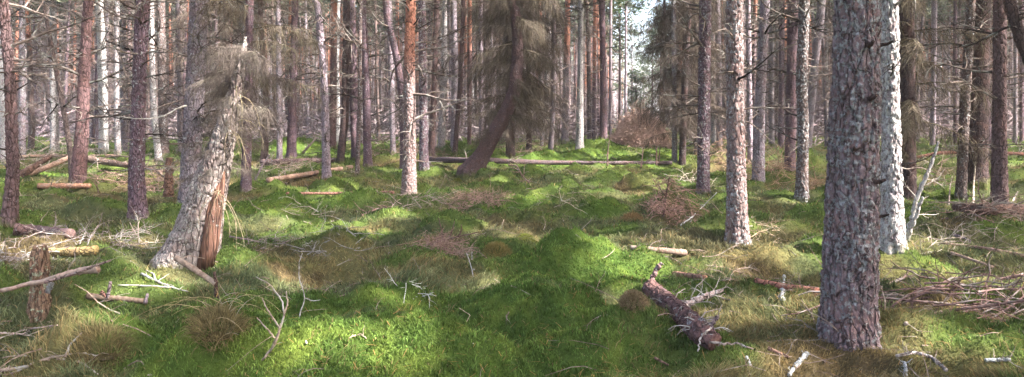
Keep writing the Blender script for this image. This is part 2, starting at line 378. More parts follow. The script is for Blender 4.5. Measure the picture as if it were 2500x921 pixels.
# ------------------------------------------------------------------ twigs and branches
def rv(s=1.0): return rng.normal(0, s, 3)
def nrm(v): return v / (np.linalg.norm(v) + 1e-9)
def twiggy(mb, p0, d, L, r, depth, kids=6, droop=0.0, wig=.16, sides=4, spread=1.0, r_end=.25, flat=False, start=.15, ratio=.45):
    n = 5 if depth else 4; pts = [np.array(p0, float)]; d = nrm(np.array(d, float)); ds = [d]
    for i in range(n):
        d = nrm(d + rv(wig) * np.array([1, 1, .5 if flat else 1]) + np.array([0, 0, -droop * (i + 1) / n])); pts.append(pts[-1] + d * L / n); ds.append(d)
    pts = np.array(pts); rad = r * np.linspace(1, r_end, n + 1)
    mb.tube(pts, rad, sides, cap=False)
    if depth > 0:
        for q in range(kids):
            t = start + (1 - start) * (q + rng.random()) / kids; i = min(int(t * n), n - 1); f = t * n - i
            p = pts[i] * (1 - f) + pts[i + 1] * f
            side = rv(); side[2] *= .35 if flat else 1; side = nrm(side - ds[i] * np.dot(side, ds[i]))
            twiggy(mb, p, ds[i] * .75 + side * spread, L * ratio * (1.15 - t * .6) * rng.uniform(.6, 1.2), r * (1 - .65 * t) * .6, depth - 1, max(2, kids - 2), droop * 1.2, wig * 1.1, max(3, sides - 1), spread, .3, flat, .1, ratio)
def branch_mesh(kind, i):
    mb = MB()
    if kind == 'pine': twiggy(mb, (0, 0, 0), (1, 0, rng.uniform(-.15, .35)), 1.0, .021, 2 if i % 4 else 1, 6, .04, .19, 5, .9)
    elif kind == 'stub': twiggy(mb, (0, 0, 0), (1, 0, .15), .22, .016, 0, 0, 0, .15, 5, .9, .5)
    elif kind == 'spruce':                  # drooping arm with a curtain of hanging twigs
        twiggy(mb, (0, 0, 0), (1, 0, .05), 1.0, .011, 0, 0, .28, .06, 4)
        p = np.zeros(3); d = np.array([1, 0, .05])
        for q in range(26):
            t = (q + .5) / 26; b = np.array([t * .97, 0, .02 - .22 * t * t])
            for s in (-1, 1):
                twiggy(mb, b, (rng.uniform(.1, .7), s * rng.uniform(.1, .9), -rng.uniform(.3, 1.1)), rng.uniform(.18, .55), .0048, 1, 7, .4, .16, 3, .8, .4)
    return mb.mesh(kind + '_branch', [M_hang if kind == 'spruce' else M_twig])
POOL = {'pine': [branch_mesh('pine', i) for i in range(14)], 'stub': [branch_mesh('stub', i) for i in range(4)], 'spruce': [branch_mesh('spruce', i) for i in range(7)]}

def foliage(mb, C, n, spread, ln, wd, mat=0, cull=False, flat=.6):
    C = np.repeat(C, n, 0); N = len(C)
    c = C + rng.normal(0, 1, (N, 3)) * np.array([spread, spread, spread * flat])
    if cull:
        k = sunkeep(c); c = c[k]; N = len(c)
    if N == 0: return
    a = rng.normal(0, 1, (N, 3)); a[:, 2] *= .6; a /= np.linalg.norm(a, axis=1)[:, None]
    b = np.cross(a, rng.normal(0, 1, (N, 3))); b /= np.linalg.norm(b, axis=1)[:, None]
    a = a * (ln * rng.uniform(.6, 1.2, N))[:, None]; b = b * (wd * rng.uniform(.6, 1.2, N))[:, None]
    V = np.stack([c - a, c + b * .9, c + a, c - b * .9], 1).reshape(-1, 3); i = np.arange(N) * 4
    mb.add(V, np.stack([i, i + 1, i + 2, i + 3], 1), mat)
def crown_mb(base, path, top, z0, rad, clumps, per, near=True, ln=.16, wd=.035):
    """limbs and needle clumps; path gives the trunk centre at a height; coordinates local to base"""
    mb = MB(); C = []
    for q in range(clumps):
        t = rng.random() ** .8; z = z0 + (top - z0) * t
        rr = rad * math.sqrt(max(.06, 1 - t * .85)) * rng.uniform(.35, 1.0); a = rng.uniform(0, 6.28)
        c0 = path(z - .5); p = np.array([c0[0] + rr * math.cos(a), c0[1] + rr * math.sin(a), z + rng.uniform(-.1, .3)])
        C.append(p)
        if q % 2 == 0 and (not near or sunkeep((p + base)[None, :])[0]):
            mid = (np.array([c0[0], c0[1], z - .5]) + p) / 2 + np.array([0, 0, .1]); mb.tube([[c0[0], c0[1], z - .5], mid, p], [.035, .022, .008], 3, 1, False)
    C = np.array(C); C2 = C + base
    m2 = MB(); foliage(m2, C2, per, .30, ln, wd, 0, near)
    if m2.v: mb.add(np.vstack(m2.v) - base, np.vstack(m2.f) if len(m2.f) == 1 else np.vstack(m2.f), 0)
    return mb

# ------------------------------------------------------------------ trees
def trunk_mb(pts, rad, sides, rings, disp, seed, flare=.3, plate=.045, stretch=1.8, flake=0.0):
    pts = np.array(pts, float); rad = np.array(rad, float)
    z = pts[:, 2]; zz = np.concatenate([np.linspace(z[0] - .5, min(z[-1], 4.5), rings), np.linspace(min(z[-1], 4.5) + .3, z[-1], 14)]) if z[-1] > 4.8 else np.linspace(z[0] - .15, z[-1], rings)
    cx = np.interp(zz, z, pts[:, 0]); cy = np.interp(zz, z, pts[:, 1]); rr = np.interp(zz, z, rad)
    k = max(3, len(zz) // 24) | 1                # soften kinks
    def sm(a):
        b = np.concatenate([np.full(k // 2, a[0]), a, np.full(k // 2, a[-1])]); return np.convolve(b, np.ones(k) / k, 'valid')
    slope = np.gradient(cx, zz)
    if len(zz) > 20: cx, cy = sm(cx), sm(cy)
    th = np.arange(sides) * 2 * math.pi / sides
    T, Z = np.meshgrid(th, zz); RR = rr[:, None] + 0 * T
    RR = RR * (1 + flare * np.exp(-np.maximum(Z - z[0] + .03, 0) / .16) * (.55 + .45 * np.cos(T * 4 + seed) * np.cos(T * 2.3 + seed * 2)))
    RR = RR * (1 + .035 * np.sin(T * 2 + Z * 1.3 + seed) + .02 * np.sin(T * 3 - Z * 2.1 + seed))
    X = cx[:, None] + RR * np.cos(T); Y = cy[:, None] + RR * np.sin(T)
    sh = X.shape
    if disp > 0:
        wx, wy, wz = (X / plate).ravel(), (Y / plate).ravel(), (Z / (plate * stretch)).ravel()
        wx = wx + .35 * vnoise(wx * 1.5, wy * 1.5, wz * 1.5, seed + 5)
        f1, f2, cid = worley(wx, wy, wz, seed)
        dd = disp * (sstep(0, .28, f2 - f1) * (.6 + .8 * cid) - .5) + disp * .45 * fbm(X.ravel() / .016, Y.ravel() / .016, Z.ravel() / .022, seed + 9, 2)
        if flake > 0:
            g1, g2, gid = worley(X.ravel() / .021, Y.ravel() / .021, Z.ravel() / .019, seed + 31)
            ls = sstep(-.15, .35, fbm(X.ravel() / .22, Y.ravel() / .22, Z.ravel() / .3, seed + 51, 2))
            dd = dd + flake * np.maximum(0, .55 - g1) * (gid > .35) * ls * 1.8
        dd = dd.reshape(sh); X = X + dd * np.cos(T); Y = Y + dd * np.sin(T)
    if np.abs(slope[:rings // 2]).max() > .35:   # strongly leaning: shear the rings square to the axis
        Z = Z - (X - cx[:, None]) * slope[:, None] * .6
    v = np.stack([X, Y, Z], -1).reshape(-1, 3); n = len(zz)
    i = np.arange(n - 1)[:, None] * sides; j = np.arange(sides)[None, :]; kk = (j + 1) % sides
    f = np.stack([i + j, i + kk, i + kk + sides, i + j + sides], -1).reshape(-1, 4)
    mb = MB(); mb.add(v, f)
    topc = np.array([[cx[-1], cy[-1], Z[-1].mean()]]); mb.add(topc, np.zeros((0, 4), int))
    jj = np.arange(sides); mb.f.append(np.stack([jj + (n - 1) * sides, (jj + 1) % sides + (n - 1) * sides, np.full(sides, n * sides), np.full(sides, n * sides)], -1)); mb.m.append(np.zeros(sides, int))
    return mb

TINT = dict(near=(.185, .130, .140), tan=(.30, .25, .22), purple=(.145, .090, .118), grey=(.225, .19, .22), red=(.165, .088, .09), pale=(.33, .29, .30), brown=(.15, .11, .10), dark=(.08, .052, .052), lilac=(.29, .235, .285), orange=(.26, .175, .16), rust=(.14, .085, .085))
TINT = {k: tuple(q * .72 + .28 * sum(v) / 3 for q in v) for k, v in TINT.items()}
TREES_XY = []
def tree(kind, tint, lich, pix, nb, label, mat=None, near=0, height=None, group=None, btint=None, cat=None, blen=(.5, 1.5), extra=None):
    base = at(pix[0][0], pix[0][1] - 2); wsc = {3: .86, 2: .90, 1: .94}.get(near, 1.0); pix = [(a, b, c * wsc) for a, b, c in pix]
    Y = base[1] * (1 + pix[0][2] / 2 / F * .9); base = np.array([(pix[0][0] - 1250) / F * Y, Y, 0]); base[2] = H(base[0], base[1]); TREES_XY.append((base[0], base[1]))
    e = bpy.data.objects.new(kind, None); COL.objects.link(e); e.location = base; e.empty_display_size = .2
    tag(e, label, cat or ('spruce tree' if 'spruce' in kind else 'pine tree'), group)
    top = height or rng.uniform(13, 15.5)
    L = []; rd = []
    for (a, b, wpx) in pix:
        p = P(a, b, Y) - base; L.append([p[0], 0, max(p[2], 0) if not L else p[2]]); rd.append(wpx / 2 / F * Y)
    L[0][2] = 0
    sl = (L[-1][0] - L[-2][0]) / max(.3, L[-1][2] - L[-2][2]); sl = max(-.12, min(.12, sl))
    if L[-1][2] < top - 2:
        z1 = L[-1][2]; x1 = L[-1][0]; r1 = rd[-1]
        L += [[x1 + sl * 1.5, 0, z1 + 2], [x1 + sl * 2, 0, (z1 + top) / 2 + 1], [x1 + sl * 2, 0, top - .3]]; rd += [r1 * .9, r1 * .6, .03]
    La = np.array(L); ra = np.array(rd)
    path = lambda z: np.array([np.interp(z, La[:, 2], La[:, 0]), 0.0])
    ex = 2606 / (pix[0][1] - 300)
    if near and abs(Y / ex - 1) > .25: print('DEPTH', label[:40], round(Y, 1), round(ex, 1))
    seed = int(pix[0][0]) % 97
    if near == 3: sides, rings, disp, fl = 260, 800, .014, .008
    elif near == 2: sides, rings, disp, fl = 110, 380, .011, .003
    elif near == 1: sides, rings, disp, fl = 40, 140, .010, 0
    else: sides, rings, disp, fl = 12, 40, 0, 0
    tm = trunk_mb(L, rd, sides, rings, disp, seed, (.38 if near == 3 else .42) if near else .2, .048 if near == 3 else .06, 2.8 if near == 3 else 1.9, fl)
    al = max(0, min(1, lich)); col = (*TINT[tint], al)
    tr = link('trunk', tm.mesh('trunk', [mat or (M_bark if near else M_far)], True), e, color=col)
    sp = 'spruce' in kind
    ztop = CZ + 300 / F * Y - base[2]; zmax = min(ztop + .5, L[-1][2] - .05)
    bc = btint or ((.10, .085, .065, 1) if sp else (.20, .165, .15, 1))
    nb = int(nb * (3.4 if near else 2)) if not sp else nb
    whorl = np.sort(rng.uniform(.7, zmax, max(2, nb // 2))) if not sp else None
    for q in range(nb):
        z = whorl[q % len(whorl)] + rng.normal(0, .05) if not sp else .9 + (zmax - .9) * (q + rng.random()) / nb
        z = min(z, max(top, L[-1][2]) - .1)
        c = path(z); rr = np.interp(z, La[:, 2], ra)
        k = 'spruce' if sp else ('stub' if rng.random() < (.35 if near else .2) else 'pine')
        me = POOL[k][rng.integers(len(POOL[k]))]
        a = rng.uniform(0, 6.28)
        kk = rng.uniform(.25, 1.0) ** 1.3 if not sp else rng.uniform(.75, 1.15)
        o = link('dead_branch', me, e, (c[0] + math.cos(a) * rr * .7, math.sin(a) * rr * .7, z), (bc[0] * kk, bc[1] * kk, bc[2] * kk, 1))
        s = rng.uniform(*blen) * (1.0 if z > 1.5 else .6) * (.6 if Y < 9 else .85 if Y < 14 else 1); s *= (1.2 if sp else 1) * (1.0 if k != 'stub' else .8)
        o.rotation_euler = (rng.uniform(-.6, .6) if sp else rng.uniform(0, 6.28), -rng.uniform(-.25, .15 if sp else .45), a); o.scale = (s, s, s)
    if extra is None or extra:
        z0 = 8.6
        cm = crown_mb(base, path, top, z0, rng.uniform(1.9, 2.5), 60 if Y < 28 else 36, 36 if Y < 28 else 28, Y < 30, .17 if Y < 28 else .24, .042 if Y < 28 else .06)
        link('crown', cm.mesh('crown', [M_needle, M_twig]), e, color=(.2, .14, .11, 1))
    return e, path, La, ra

K = [
 # left side
 ('pine_tree', 'rust', .25, [(22, 557, 40), (32, 430, 30), (25, 200, 24), (8, 0, 22)], 12, 'red-brown pine with rusty peeling base at the left edge, behind the log heap', None, 2),
 ('pine_tree', 'red', .1, [(190, 457, 36), (200, 330, 30), (207, 150, 26), (216, 0, 22)], 10, 'smooth dark red pine that the propped fallen poles lean against', None, 1),
 ('pine_tree', 'brown', .2, [(176, 440, 13), (172, 370, 12), (150, 240, 11), (117, 65, 9), (105, 0, 9)], 5, 'thin crooked pine leaning left out from behind the dark red pine', None, 1),
 ('pine_tree', 'purple', .45, [(337, 540, 46), (333, 420, 40), (340, 200, 33), (349, 0, 32)], 22, 'stout purple-brown rough pine left of the big leaning tree', None, 2),
 ('pine_tree', 'grey', .45, [(462, 500, 52), (468, 380, 48), (478, 180, 46), (487, 0, 46)], 20, 'wide blue-grey lichened pine directly behind the big leaning tree', None, 2),
 ('pine_tree', 'pale', .8, [(253, 377, 22), (251, 200, 21), (243, 0, 17)], 10, 'bright whitish pine trunk between the dark red pine and the stout purple pine', M_pale_sunlit, 1),
 ('pine_tree', 'pale', .7, [(134, 372, 19), (131, 200, 16), (130, 0, 14)], 9, 'pale sunlit pine trunk behind the thin crooked pine at left', M_pale_sunlit, 1),
 ('pine_tree', 'lilac', .6, [(55, 392, 15), (54, 0, 12)], 9, 'grey-lilac pine just right of the left edge pine, further back', None, 1),
 ('pine_tree', 'lilac', .8, [(8, 395, 22), (5, 0, 20)], 8, 'pale blue-grey pine cut by the left edge of the picture', None, 1),
 ('pine_tree', 'pale', .7, [(388, 397, 16), (376, 280, 14), (370, 100, 13), (370, 0, 12)], 8, 'thin cream coloured pine trunk just right of the stout purple pine', M_pale_sunlit, 1),
 ('pine_tree', 'brown', .5, [(401, 380, 22), (396, 200, 21), (393, 0, 20)], 9, 'olive-brown pine between the stout purple pine and the blue-grey lichened pine', None, 1),
 ('pine_tree', 'pale', .6, [(288, 383, 14), (284, 200, 12), (286, 0, 11)], 8, 'thin pale pine close behind the left side of the stout purple pine', None, 1),
 ('spruce_tree', 'purple', .4, [(600, 470, 24), (604, 300, 22), (610, 0, 20)], 14, 'twiggy dark spruce standing just right of the big leaning tree', M_spruce, 1),
 ('pine_tree', 'rust', .1, [(645, 397, 18), (650, 250, 15), (640, 100, 13), (636, 0, 12)], 8, 'thin dark red pine bowed to the right, two trunks right of the big leaning tree', None, 1),
 ('pine_tree', 'grey', .4, [(683, 402, 15), (681, 200, 13), (679, 0, 12)], 8, 'thin grey-brown pine left of the bright moss bank', None, 1),
 ('pine_tree', 'purple', .2, [(711, 392, 24), (714, 280, 21), (718, 120, 17), (720, 0, 16)], 10, 'dark based pine standing in front of the bright moss bank', None, 1),
 ('pine_tree', 'lilac', .4, [(797, 440, 23), (794, 250, 19), (786, 120, 17), (774, 0, 16)], 10, 'wavy slim pine whose foot stands at the middle of the pale barkless log', None, 2),
 ('pine_tree', 'red', .2, [(812, 362, 19), (814, 180, 17), (816, 0, 15)], 8, 'reddish pine hard behind the wavy slim pine', M_orange_far, 1),
 ('pine_tree', 'lilac', .9, [(824, 352, 14), (821, 150, 13), (825, 0, 12)], 5, 'bluish white pine trunk right behind the wavy slim pine', M_pale_sunlit, 1),
 ('pine_tree', 'dark', .15, [(831, 402, 20), (843, 280, 19), (846, 0, 17)], 9, 'dark brown pine left of the straight purple pair near the pale log', None, 1),
 ('pine_tree', 'purple', .3, [(868, 397, 21), (862, 200, 20), (859, 0, 18)], 9, 'straight purple-brown pine above the right end of the pale barkless log', None, 1),
 ('pine_tree', 'brown', .5, [(872, 430, 11), (878, 250, 10), (880, 0, 9)], 6, 'very thin yellow-brown pine at the right end of the pale barkless log', None, 1),
 ('pine_tree', 'purple', .4, [(898, 410, 21), (894, 200, 18), (886, 0, 17)], 10, 'purple-grey pine alone in the gap left of the forked pine', None, 1),
 ('pine_tree', 'brown', .3, [(925, 346, 8), (918, 120, 7), (916, 0, 6)], 6, 'hair-thin dark pine far back between purple-grey pine and forked pine', None, 0),
 ('pine_tree', 'lilac', .5, [(960, 376, 14), (955, 200, 13), (950, 0, 12)], 8, 'slim leaning lilac pine just left of the forked pine', None, 1),
 ('pine_tree', 'purple', .4, [(985, 415, 18), (984, 250, 18), (970, 150, 17), (950, 60, 16), (943, 0, 16)], 8, 'pine bending left behind the orange-topped centre pine', None, 1),
 ('pine_tree', 'orange', .5, [(998, 477, 40), (1000, 300, 33), (1000, 120, 27), (1003, 0, 25)], 14, 'straight scaly pine with bright orange upper trunk left of centre', M_orange, 2),
 ('pine_tree', 'purple', .55, [(1035, 417, 24), (1033, 250, 20), (1030, 0, 18)], 8, 'pine with whitened foot just right of the orange-topped pine', None, 1),
 ('pine_tree', 'rust', .2, [(1053, 387, 17), (1061, 200, 14), (1066, 0, 13)], 8, 'reddish slim pine leaning right, left of the white-topped pine', None, 1),
 ('pine_tree', 'pale', .6, [(1078, 362, 19), (1084, 180, 17), (1088, 0, 15)], 8, 'pine with sunlit white upper trunk, third right of the orange-topped pine', M_pale_sunlit, 1),
 ('pine_tree', 'lilac', .5, [(1108, 369, 18), (1110, 180, 16), (1108, 0, 14)], 7, 'blue-lilac pine beside the thin dark red pine left of the curved spruce', None, 1),
 ('pine_tree', 'rust', .1, [(1111, 377, 12), (1124, 200, 11), (1131, 0, 11)], 8, 'thin dark red pine crossing over the blue-lilac pine', None, 1),
 ('pine_tree', 'red', .1, [(1146, 355, 11), (1147, 0, 10)], 7, 'thin reddish pine far back above the foot of the curved spruce', M_orange_far, 0),
 ('pine_tree', 'lilac', .3, [(1175, 352, 12), (1173, 0, 11)], 6, 'thin lilac pine hard left of the curved spruce', None, 0),
 ('pine_tree', 'brown', .6, [(1332, 347, 18), (1336, 180, 15), (1340, 0, 14)], 10, 'brown mossy pine just right of the dark spruce curtain', None, 1),
 ('pine_tree', 'grey', .3, [(1379, 350, 18), (1383, 180, 16), (1386, 0, 14)], 9, 'pine grey below and orange above, left of the pale lilac pine at the ride', M_orange_far, 1),
 ('pine_tree', 'lilac', .8, [(1415, 364, 20), (1417, 200, 15), (1418, 0, 13)], 12, 'pale lilac pine standing on the moss left of the open ride', M_pale_sunlit, 1),
 ('pine_tree', 'purple', .2, [(1450, 342, 10), (1453, 0, 9)], 8, 'thin pine between the pale lilac pine and the darker pine by the ride', M_orange_far, 0),
 ('pine_tree', 'purple', .2, [(1474, 340, 18), (1470, 0, 15)], 10, 'darker straight pine left of the open ride', None, 1),
 ('pine_tree', 'grey', .3, [(1490, 338, 8), (1491, 0, 7)], 9, 'thin grey pine directly left of the far brown brush heap', None, 0),
 ('pine_tree', 'lilac', .5, [(1527, 336, 8), (1528, 120, 6)], 10, 'small pale pine rising behind the far brown brush heap', None, 0),
 # right side
 ('pine_tree', 'purple', .5, [(1717, 475, 34), (1719, 250, 31), (1722, 0, 30)], 14, 'dark purple pine at the right side of the ride, left of the pinkish sunlit pine', None, 2),
 ('pine_tree', 'pale', .7, [(1742, 352, 12), (1740, 200, 11), (1735, 0, 10)], 6, 'thin white pine trunk close right of the dark purple pine', M_pale_sunlit, 0),
 ('pine_tree', 'lilac', .5, [(1757, 360, 14), (1752, 0, 13)], 7, 'lilac pine between the thin white trunk and the pinkish sunlit pine', None, 1),
 ('pine_tree', 'orange', .55, [(1800, 600, 58), (1797, 400, 50), (1795, 200, 45), (1793, 0, 42)], 8, 'pinkish furrowed pine sunlit on its right, between dark purple pine and biggest trunk', None, 2),
 ('pine_tree', 'lilac', .4, [(1832, 402, 14), (1826, 0, 12)], 7, 'slim pine showing just right of the pinkish sunlit pine', None, 1),
 ('pine_tree', 'lilac', .5, [(1851, 442, 30), (1855, 250, 26), (1868, 0, 24)], 12, 'lilac-grey pine leaning slightly right behind the pinkish sunlit pine', None, 1),
 ('pine_tree', 'grey', .5, [(1884, 352, 13), (1881, 0, 12)], 7, 'slim grey pine just right of the leaning lilac-grey pine', None, 0),
 ('pine_tree', 'purple', .4, [(1907, 362, 14), (1909, 0, 13)], 7, 'slim purple pine left of the thick red-purple pine', None, 0),
 ('pine_tree', 'purple', .2, [(1928, 422, 26), (1932, 200, 25), (1936, 0, 25)], 9, 'thick red-purple pine hard left of the ragged brown pine', None, 1),
 ('pine_tree', 'brown', .6, [(1957, 497, 32), (1961, 300, 28), (1957, 200, 27), (1964, 0, 26)], 12, 'ragged brown pine with peeling bark and black stubs left of the biggest trunk', None, 2),
 ('pine_tree', 'grey', .4, [(1972, 365, 18), (1985, 200, 19), (2006, 0, 20)], 8, 'grey pine leaning right into the gap before the biggest trunk', None, 1),
 ('pine_tree', 'pale', .5, [(2017, 355, 8), (2018, 0, 8)], 5, 'thin bright trunk showing against the left edge of the biggest trunk', M_pale_sunlit, 0),
 ('pine_tree', 'near', .60, [(2070, 842, 140), (2076, 650, 136), (2082, 450, 128), (2088, 200, 117), (2092, 0, 112)], 0, 'biggest and nearest pine trunk, crusted all over with blue-grey lichen', M_near, 3),
 ('pine_tree', 'pale', .75, [(2176, 622, 62), (2176, 400, 50), (2174, 200, 44), (2172, 0, 42)], 5, 'brilliant white pine trunk right behind the biggest trunk', M_pale_sunlit, 2),  # sunlight is put into its white bark colour
 ('spruce_tree', 'dark', .2, [(2216, 490, 42), (2213, 250, 38), (2212, 0, 38)], 22, 'dark twiggy spruce right of the brilliant white trunk', M_spruce, 1),
 ('pine_tree', 'lilac', .4, [(2277, 357, 13), (2281, 0, 12)], 9, 'slim lilac pine behind the white forked dead sapling', None, 0),
 ('pine_tree', 'purple', .3, [(2332, 357, 9), (2332, 0, 8)], 8, 'thinnest trunk left of the crooked grey-brown pine at right', None, 0),
 ('pine_tree', 'brown', .45, [(2346, 490, 26), (2352, 330, 24), (2362, 150, 22), (2370, 0, 20)], 12, 'crooked grey-brown pine leaning right in front of the dark thick pine', None, 2),
 ('pine_tree', 'dark', .1, [(2385, 457, 50), (2390, 250, 42), (2396, 0, 40)], 12, 'thick almost black pine at right behind the crooked grey-brown pine', None, 1),
 ('pine_tree', 'rust', .2, [(2440, 512, 36), (2440, 250, 31), (2441, 0, 31)], 10, 'dark red-brown pine standing behind the brushwood covered log at right', None, 2),
 ('pine_tree', 'grey', .4, [(2478, 352, 9), (2480, 0, 8)], 7, 'thin grey pine right of the dark red-brown pine against the bright gap', None, 0),
 ('pine_tree', 'purple', .3, [(2494, 347, 9), (2493, 0, 8)], 7, 'thin purple pine nearest the right edge, far back', None, 0),
]
for row in K:
    kind, tint, lich, pix, nb, label, mat, near = row
    tree(kind, tint, lich, pix, nb, label, mat, near)
# spruces with curtains of dead hanging twigs
hang = (.092, .075, .066, 1)
tree('spruce_tree', 'dark', .3, [(1246, 388, 22), (1246, 200, 22), (1244, 0, 20)], 40, 'dark spruce behind the curved one, hung with dead twig curtains', M_spruce, 1, btint=hang, blen=(.9, 1.9))
tree('spruce_tree', 'dark', .3, [(1292, 372, 14), (1290, 200, 13), (1288, 0, 12)], 40, 'thin spruce hidden in its own grey twig curtain, right of the curved spruce', M_spruce, 1, btint=hang, blen=(.8, 1.6))
tree('spruce_tree', 'dark', .4, [(1665, 407, 17), (1672, 200, 16), (1681, 0, 15)], 34, 'twig-draped spruce nearest the dark purple pine at the right of the ride', M_spruce, 1, btint=hang, blen=(.6, 1.2))
tree('spruce_tree', 'grey', .6, [(1647, 397, 13), (1646, 200, 12), (1645, 0, 11)], 40, 'pale stemmed spruce draped in dead twigs at the right edge of the ride', M_spruce, 1, btint=hang, blen=(.7, 1.4))
tree('spruce_tree', 'brown', .3, [(1620, 352, 9), (1622, 180, 8), (1622, 0, 7)], 34, 'far drooping spruce overhanging the brown brush heap from the right', M_spruce, 0, btint=(.10, .095, .065, 1), blen=(.8, 1.6))
tree('spruce_tree', 'brown', .4, [(1700, 378, 11), (1700, 200, 10), (1699, 0, 10)], 34, 'thin twiggy spruce close behind the left side of the dark purple pine', M_spruce, 0, btint=hang, blen=(.7, 1.5))
tree('spruce_tree', 'brown', .4, [(560, 402, 14), (556, 200, 13), (552, 0, 12)], 34, 'thin twiggy spruce seen behind the upper part of the big leaning tree', M_spruce, 1, btint=hang, blen=(.6, 1.3))
# the curved spruce
e, path, La, ra = tree('spruce_tree', 'rust', .3, [(1146, 437, 58), (1176, 380, 44), (1207, 325, 40), (1236, 272, 36), (1256, 225, 33), (1264, 150, 30), (1262, 70, 27), (1254, 0, 24)], 44,
     'curved mossy spruce with reddish leaning foot left of the ride', M_spruce, 2, btint=(.10, .085, .068, 1), blen=(.6, 1.2))
# the big leaning tree
e, path, La, ra = tree('spruce_tree', 'tan', .50, [(452, 655, 134), (480, 570, 114), (506, 470, 94), (532, 385, 72), (556, 300, 52), (576, 220, 36), (592, 140, 22), (600, 90, 7)], 44,
     'big leaning dead tree with pale furrowed bark and straw coloured hanging twigs', M_furrow, 2, btint=(.15, .128, .115, 1), blen=(.35, .8), cat='dead tree', extra=False, height=.5)
Yl = e.location[1]
mb = MB()
for k, (o0, wd) in enumerate([(-18, 16), (-8, 10), (-28, 10)]):
    q = [P(a + o0, b, Yl - dy) - np.array(e.location) for a, b, dy in [(518, 655, .17), (530, 590, .16), (542, 520, .13), (550, 450, .09), (556, 400, .05)]]
    mb.tube(np.array(q) + rng.normal(0, .006, (5, 3)), np.array([wd, wd * .95, wd * .85, wd * .6, wd * .2]) / F * Yl, 10)
tag(link('torn_bark', mb.mesh('torn_bark', [M_torn], True), e, color=(.17, .095, .065, .3)), 'rust-red strip of torn wood down its right side')
for a, b, n in [(530, 470, 6), (560, 320, 7), (575, 210, 4)]:
    for q in range(n):
        mb = MB(); p = P(a + rng.uniform(-8, 12), b + rng.uniform(-10, 25), Yl - .12) - np.array(e.location)
        pts = [p]; d = nrm(np.array([rng.uniform(-.2, .9), rng.uniform(-.6, .1), rng.uniform(-.1, .5)]))
        Lh = rng.uniform(.25, .75)
        for s_ in range(8): d = nrm(d + np.array([0, 0, -.42]) + rv(.08)); pts.append(pts[-1] + d * Lh / 8)
        mb.tube(pts, np.linspace(.0045, .0015, 9), 4)
        for s_ in range(5):
            i = rng.integers(1, 8); twiggy(mb, pts[i], rv(.5) + np.array([.2, 0, -.6]), .14, .002, 0, 0, .3, .2, 3)
        link('hanging_twig', mb.mesh('hanging_twig', [M_hang]), e, color=(.22, .185, .125, 1))
# one trunk leaning out of the upper right corner
e2, _, _, _ = tree('pine_tree', 'dark', .1, [(2740, 560, 34), (2620, 330, 32), (2530, 180, 30), (2490, 90, 28), (2462, 0, 26)], 6, 'dark trunk leaning in across the top right corner', None, 1)
# knots of the biggest trunk
big = at(2070, 842)
ke = [o for o in COL.objects if o.type == 'EMPTY' and o.get('label', '').startswith('biggest')][0]
for a, b, s in [(2092, 120, .030), (2130, 118, .02), (2096, 250, .030), (2112, 455, .026), (2060, 375, .018), (2120, 540, .018)]:
    rY = 122 / 2 / F * big[1]; p = P(a, b, big[1]) - big; cx = np.interp(b, [0, 842], [2092, 2070]); off = (a - cx) / F * big[1]
    yy = -math.sqrt(max(1e-4, rY ** 2 - off ** 2)); p = np.array([p[0], yy + .01, p[2]])
    mb = MB(); pts = [p, p + np.array([off * .3, -.025, .005]), p + np.array([off * .5, -.05, .02])]
    s *= .65; mb.tube(pts, [s, s * .8, s * .5], 9); link('branch_stub', mb.mesh('branch_stub', [M_logbark]), ke, color=(.06, .04, .035, .15))

# ------------------------------------------------------------------ the crowd of background pines
def far_trunk(i):
    h = 14.5; x = [0]; 
    for q in range(9): x.append(x[-1] + rng.normal(0, .05))
    zz = np.array([0, .3, 1, 2.5, 4, 6, 8, 10, 12, h]); r = np.interp(zz, [0, .3, 1, 6, h], [.15, .128, .12, .095, .02])
    mb = MB(); mb.tube(np.stack([np.array(x), rng.normal(0, .02, 10), zz - .2], 1), r, 9, cap=False)
    return mb.mesh('slender_trunk', [M_far if i % 4 else M_orange_far], True)
def far_branches(i):
    mb = MB()
    for q in range(96):
        z = .9 + 10 * (q + rng.random()) / 96; a = rng.uniform(0, 6.28); L = rng.uniform(.45, 1.5) * (.6 if z < 2.2 else 1)
        twiggy(mb, (0, 0, z), (math.cos(a), math.sin(a), rng.uniform(-.25, .35)), L, .026, 1, 7, .08, .16, 3, .9, .3)
    return mb.mesh('dead_branches', [M_twig])
FT = [far_trunk(i) for i in range(8)]; FB = [far_branches(i) for i in range(8)]
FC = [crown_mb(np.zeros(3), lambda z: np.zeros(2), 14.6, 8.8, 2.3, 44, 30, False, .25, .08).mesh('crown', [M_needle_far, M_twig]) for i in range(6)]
def in_ride(x, y, hw=2.6): return abs(x - (.195 * y - .1)) < hw
placed = list(TREES_XY); nfar = 0; tries = 0
gl = 'one of the many slender bare pine stems crowding the wood behind'
